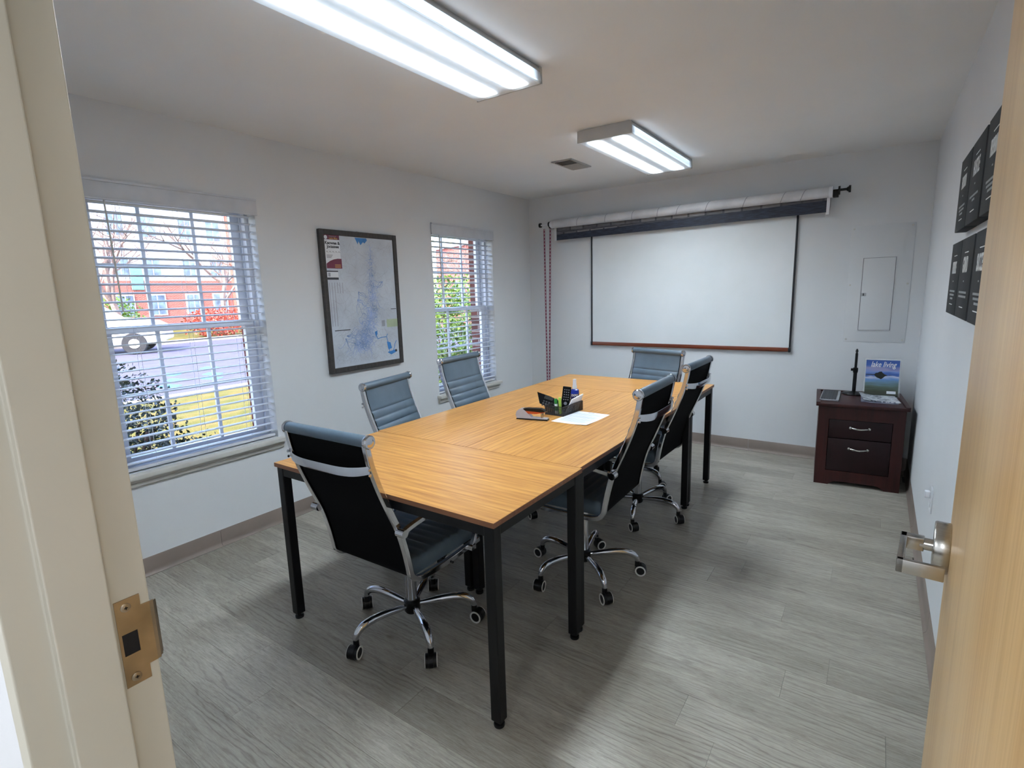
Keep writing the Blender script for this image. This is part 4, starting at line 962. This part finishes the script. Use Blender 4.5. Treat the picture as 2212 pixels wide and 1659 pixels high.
# sheet of paper with its far corner slightly curled
pp = tag(empty('paper_sheet', (1.823, 1.962, TZ), math.radians(-1)), 'white printed paper sheet lying on the table in front of the organizer', 'paper')
q = MB(); N = 12; R = []
for i in range(N+1):
    row_ = []
    for j in range(N+1):
        x, y = -.108+.216*i/N, -.145+.290*j/N; z = .0006+.010*max(0, (x/.108-y/.145)/2-.55)**1.2*1.4
        row_.append(q.b.verts.new((x, y, z)))
    R.append(row_)
for i in range(N):
    for j in range(N): q.b.faces.new((R[i][j], R[i+1][j], R[i+1][j+1], R[i][j+1]))
q.obj('sheet', M_paper, pp, smooth=60)
q = MB(); rr = random.Random(2)
for i in range(17):
    y = .098-i*.0125; e = .082 if rr.random() < .75 else rr.uniform(-.02, .06); 
    if i in (4, 9): continue
    q.quad((-.085, y, .0014), (e, y, .0014), (e, y+.0030, .0014), (-.085, y+.0030, .0014))
q.quad((-.02, .120, .0014), (.022, .120, .0014), (.018, .129, .0014), (-.015, .129, .0014)); q.obj('printed_lines', plain('pale_ink', (150, 156, 176), .7), pp, smooth=0)

# ---------------------------------------------------------------- outdoors
GZ = -.35
tag(MB().box(-7.9, -.3, -8, 16, GZ-.1, GZ).obj('lawn', M_grass, smooth=0), 'patchy green and straw-coloured lawn outside the left window', 'lawn', kind='stuff')
struct(MB().box(-70, -8.15, -30, 60, GZ-.2, GZ-.10).obj('parking_lot', M_asphalt, smooth=0))
struct(MB().box(-8.15, -7.9, -8, 16, GZ-.2, GZ+.02).obj('kerb', M_conc, smooth=0))
struct(MB().box(-24.4, -23.6, -30, 60, GZ-.1, GZ+.03).obj('kerb_far', M_conc, smooth=0))
struct(MB().box(-38, -24.4, -30, 60, GZ-.1, GZ+.0).obj('far_verge', M_grass, smooth=0))
struct(MB().box(-7.9, 0, 16, 60, GZ-.1, GZ).obj('side_ground', M_conc, smooth=0))
q = MB()
for (x, y) in ((-11.2, 5.0), (-12.4, 5.4), (-11.4, 6.0), (-12.8, 6.6), (-10.3, 4.5), (-10.6, 5.6)): q.prism([(x, y), (x+.5, y+.12), (x+.25, y+.42), (x-.25, y+.30)], 'Z', GZ-.10, GZ-.095)
tag(q.obj('road_marking', M_bluepaint, smooth=0), 'blue painted marks on the parking bays', 'road marking', kind='stuff')
# parked white estate car seen from behind-left
car = tag(empty('car', (-21.6, 6.6, GZ-.10), math.radians(60)), 'white car parked across the lot, seen through the left window', 'car')
car.scale = (1.2, 1.2, 1.2)
body = [(-2.35, .35), (-2.38, .75), (-2.25, 1.05), (-2.05, 1.12), (-1.75, 1.58), (-1.55, 1.66), (.25, 1.66), (.95, 1.14), (1.95, 1.0), (2.28, .80), (2.32, .38)]
q = MB(); q.prism(body+[(1.85, .30), (-1.85, .30)], 'Y', -.9, .9); o = q.obj('body', M_carw, car, smooth=30); bv = o.modifiers.new('b', 'BEVEL'); bv.width = .08; bv.segments = 3; bv.limit_method = 'ANGLE'
for s in (-1, 1):
    a, c = sorted((s*.895, s*.908))
    for pl in ([(-1.80, 1.14), (-1.55, 1.55), (-.95, 1.57), (-.95, 1.14)], [(-.88, 1.14), (-.88, 1.57), (-.02, 1.57), (-.02, 1.14)], [(.05, 1.14), (.05, 1.57), (.22, 1.57), (.78, 1.14)]): MB().prism(pl, 'Y', a, c).obj('side_window', M_winfar, car, smooth=0)
    for x in (-1.45, 1.45): 
        w_ = MB().lathe([(.0, s*.70), (.33, s*.70), (.34, s*.72), (.34, s*.91), (.32, s*.93), (.21, s*.93), (.0, s*.92)], (x, 0, .34), 'Y', 26).obj('wheel', M_tire, car)
        MB().lathe([(.15, s*.92), (.15, s*.94), (.0, s*.945)], (x, 0, .34), 'Y', 20).obj('hub_cap', M_vent, w_)
    MB().box(-2.40, -2.2, min(s*.62, s*.86), max(s*.62, s*.86), .82, 1.02).obj('tail_light', M_red, car, smooth=0)
MB().prism([(-2.06, 1.14), (-1.78, 1.56), (-1.76, 1.56), (-2.03, 1.14)], 'Y', -.72, .72).obj('rear_window', M_winfar, car, smooth=0)
# building across the lot
bd = tag(empty('apartment_building', (-38, 18, GZ)), 'two-storey brick and white-sided building across the parking lot', 'building')
q = MB(); q.box(-8, 0, -20, 12, 0, 3.3); q.obj('brick_wall', M_brick, bd, smooth=0)
q = MB(); q.box(-8, -.02, -20, 12, 3.3, 8.8); q.obj('siding_wall', M_siding, bd, smooth=0)
q = MB(); q.prism([(-9, 8.8), (-4, 10.4), (.4, 8.8)], 'Y', -20.5, 12.5); q.obj('roof', M_roof, bd, smooth=0)
q = MB(); q.box(0, 1.0, 3.1, 4.2, 0, 8.8); q.obj('brick_pier', M_brick, bd, smooth=0)
for y in (-17, -14, -11, -8.5, -6.3, -4.1, -2.2, .2, 2.1, 6.0, 8.5):
    for (za, zb_) in ((1.0, 2.3), (3.6, 4.75), (6.2, 7.5)):
        f_ = MB().box(-.04, .06, y-.55, y+.55, za-.08, zb_+.08).obj('window', M_siding, bd, smooth=0)
        for s in (-1, 1): MB().box(.055, .07, y+(.03 if s > 0 else -.47), y+(.47 if s > 0 else -.03), za, zb_).obj('pane', M_winfar, f_, smooth=0)
MB().box(-.02, .09, -3.6, -2.9, 2.7, 4.1).obj('shutter', M_teal, bd, smooth=0)
# brick wing seen through the far window
wg = tag(empty('brick_house', (-11.5, 19.5, GZ), math.radians(-20)), 'red brick house wall seen through the far window behind bare branches', 'building')
MB().box(-6, 1.25, 0, 6, 0, 4.2).obj('brick_wall', M_brick, wg, smooth=0)
MB().box(-6, 1.35, -.1, 6.1, 4.2, 4.45).obj('eaves', M_siding, wg, smooth=0)
for x in (-3.5, -1.2): MB().box(x-.5, x+.5, -.05, .02, 1.0, 2.5).obj('window', M_winfar, wg, smooth=0)
# bushes
def leaves(name, label, cat, c, rad, n, size, mat, seed, shape=1.0, group=None, stems=True):
    r = tag(empty(name, (c[0], c[1], GZ)), label, cat, group); rn = random.Random(seed); q = MB()
    for _ in range(n):
        while True:
            p = Vector((rn.uniform(-1, 1), rn.uniform(-1, 1), rn.uniform(-1, 1)))
            if .25 < p.length < 1+rn.uniform(-.12, .10): break
        p = Vector((p.x*rad[0], p.y*rad[1], p.z*rad[2]+c[2]-GZ))
        if p.z < .02: continue
        d = Vector((rn.gauss(0, 1), rn.gauss(0, 1), rn.gauss(.3, .8))).normalized(); s = d.orthogonal().normalized()*size*.32; s.rotate(Matrix.Rotation(rn.uniform(0, 6.3), 3, d)); L = size*rn.uniform(.7, 1.3)
        nn = d.cross(s).normalized()*size*.12
        a, b_, c_, e = q.b.verts.new(p), q.b.verts.new(p+d*L*.5+s), q.b.verts.new(p+d*L), q.b.verts.new(p+d*L*.5-s+nn)
        q.b.faces.new((a, b_, c_)); q.b.faces.new((a, c_, e))
    me = bpy.data.meshes.new('foliage'); q.b.to_mesh(me); q.b.free(); me.materials.append(mat)
    o = bpy.data.objects.new('foliage', me); C.objects.link(o); o.parent = r; o['kind'] = 'stuff'
    if stems:
        q = MB()
        for i in range(9):
            a = 2*PI*i/9; e = Vector((rad[0]*.6*math.cos(a), rad[1]*.6*math.sin(a), c[2]-GZ+rad[2]*.3)); q.tube([(0, 0, 0), e*.5+Vector((0, 0, .05)), e], .012, 5)
        q.obj('stems', M_bark, r)
    return r
leaves('holly_bush', 'dark green bush close outside the left window, at its lower left', 'bush', (-1.05, .62, .38), (.42, .50, .72), 9000, .032, M_leafd, 1)
leaves('holly_bush', 'low dark green bush outside the left window, right of the taller one', 'bush', (-1.0, 1.12, .05), (.30, .36, .44), 3000, .030, M_leafd, 2)
leaves('evergreen_shrub', 'bright green leafy shrub filling the far window', 'bush', (-2.1, 5.3, .72), (.85, 1.25, 1.05), 9000, .065, M_leafl, 3)
leaves('autumn_shrub', 'red and orange shrub in front of the building across the lot, the farthest right', 'bush', (-25.2, 13.4, .35), (1.1, 1.7, .8), 1500, .16, M_leafr, 4, group='shrubs across the parking lot')
leaves('autumn_shrub', 'green shrub in front of the building across the lot', 'bush', (-28.5, 9.6, .9), (1.0, 1.6, 1.0), 1300, .16, M_leafl, 5, group='shrubs across the parking lot')
# bare trees
def tree(label, x, y, h, seed, group='bare trees outside'):
    r = tag(empty('bare_tree', (x, y, GZ-.1)), label, 'tree', group); rn = random.Random(seed); q = MB(); tw = MB()
    def br(p, d, L, rad, lv):
        pts = [p]; 
        for i in range(4):
            d = (d+Vector((rn.gauss(0, .13), rn.gauss(0, .13), rn.gauss(.03, .08)))).normalized(); pts.append(pts[-1]+d*L/4)
        (q if lv < 2 else tw).tube(pts, lambda t: rad*(1-.5*t), 6 if lv < 2 else 4)
        if lv < 4:
            for i in range(4 if lv < 3 else 3):
                t = rn.uniform(.35, 1); k = min(3, int(t*4)); dd = (d+Vector((rn.gauss(0, .7), rn.gauss(0, .7), rn.gauss(.2, .4)))).normalized()
                br(pts[k].lerp(pts[k+1], t*4-k), dd, L*rn.uniform(.5, .72), rad*.5, lv+1)
    br(Vector((0, 0, 0)), Vector((0, 0, 1)), h*.42, h*.018, 0)
    q.obj('trunk', M_bark, r); o = tw.obj('twigs', M_bark, r); o['kind'] = 'stuff'
tree('bare tree in front of the building, seen through the top of the left window', -26.5, 9.5, 11, 11)
tree('bare tree in front of the brick pier across the parking lot', -27.5, 15.0, 10, 12)
tree('bare tree outside the far window, above the green shrub', -5.6, 10.4, 6.5, 13)
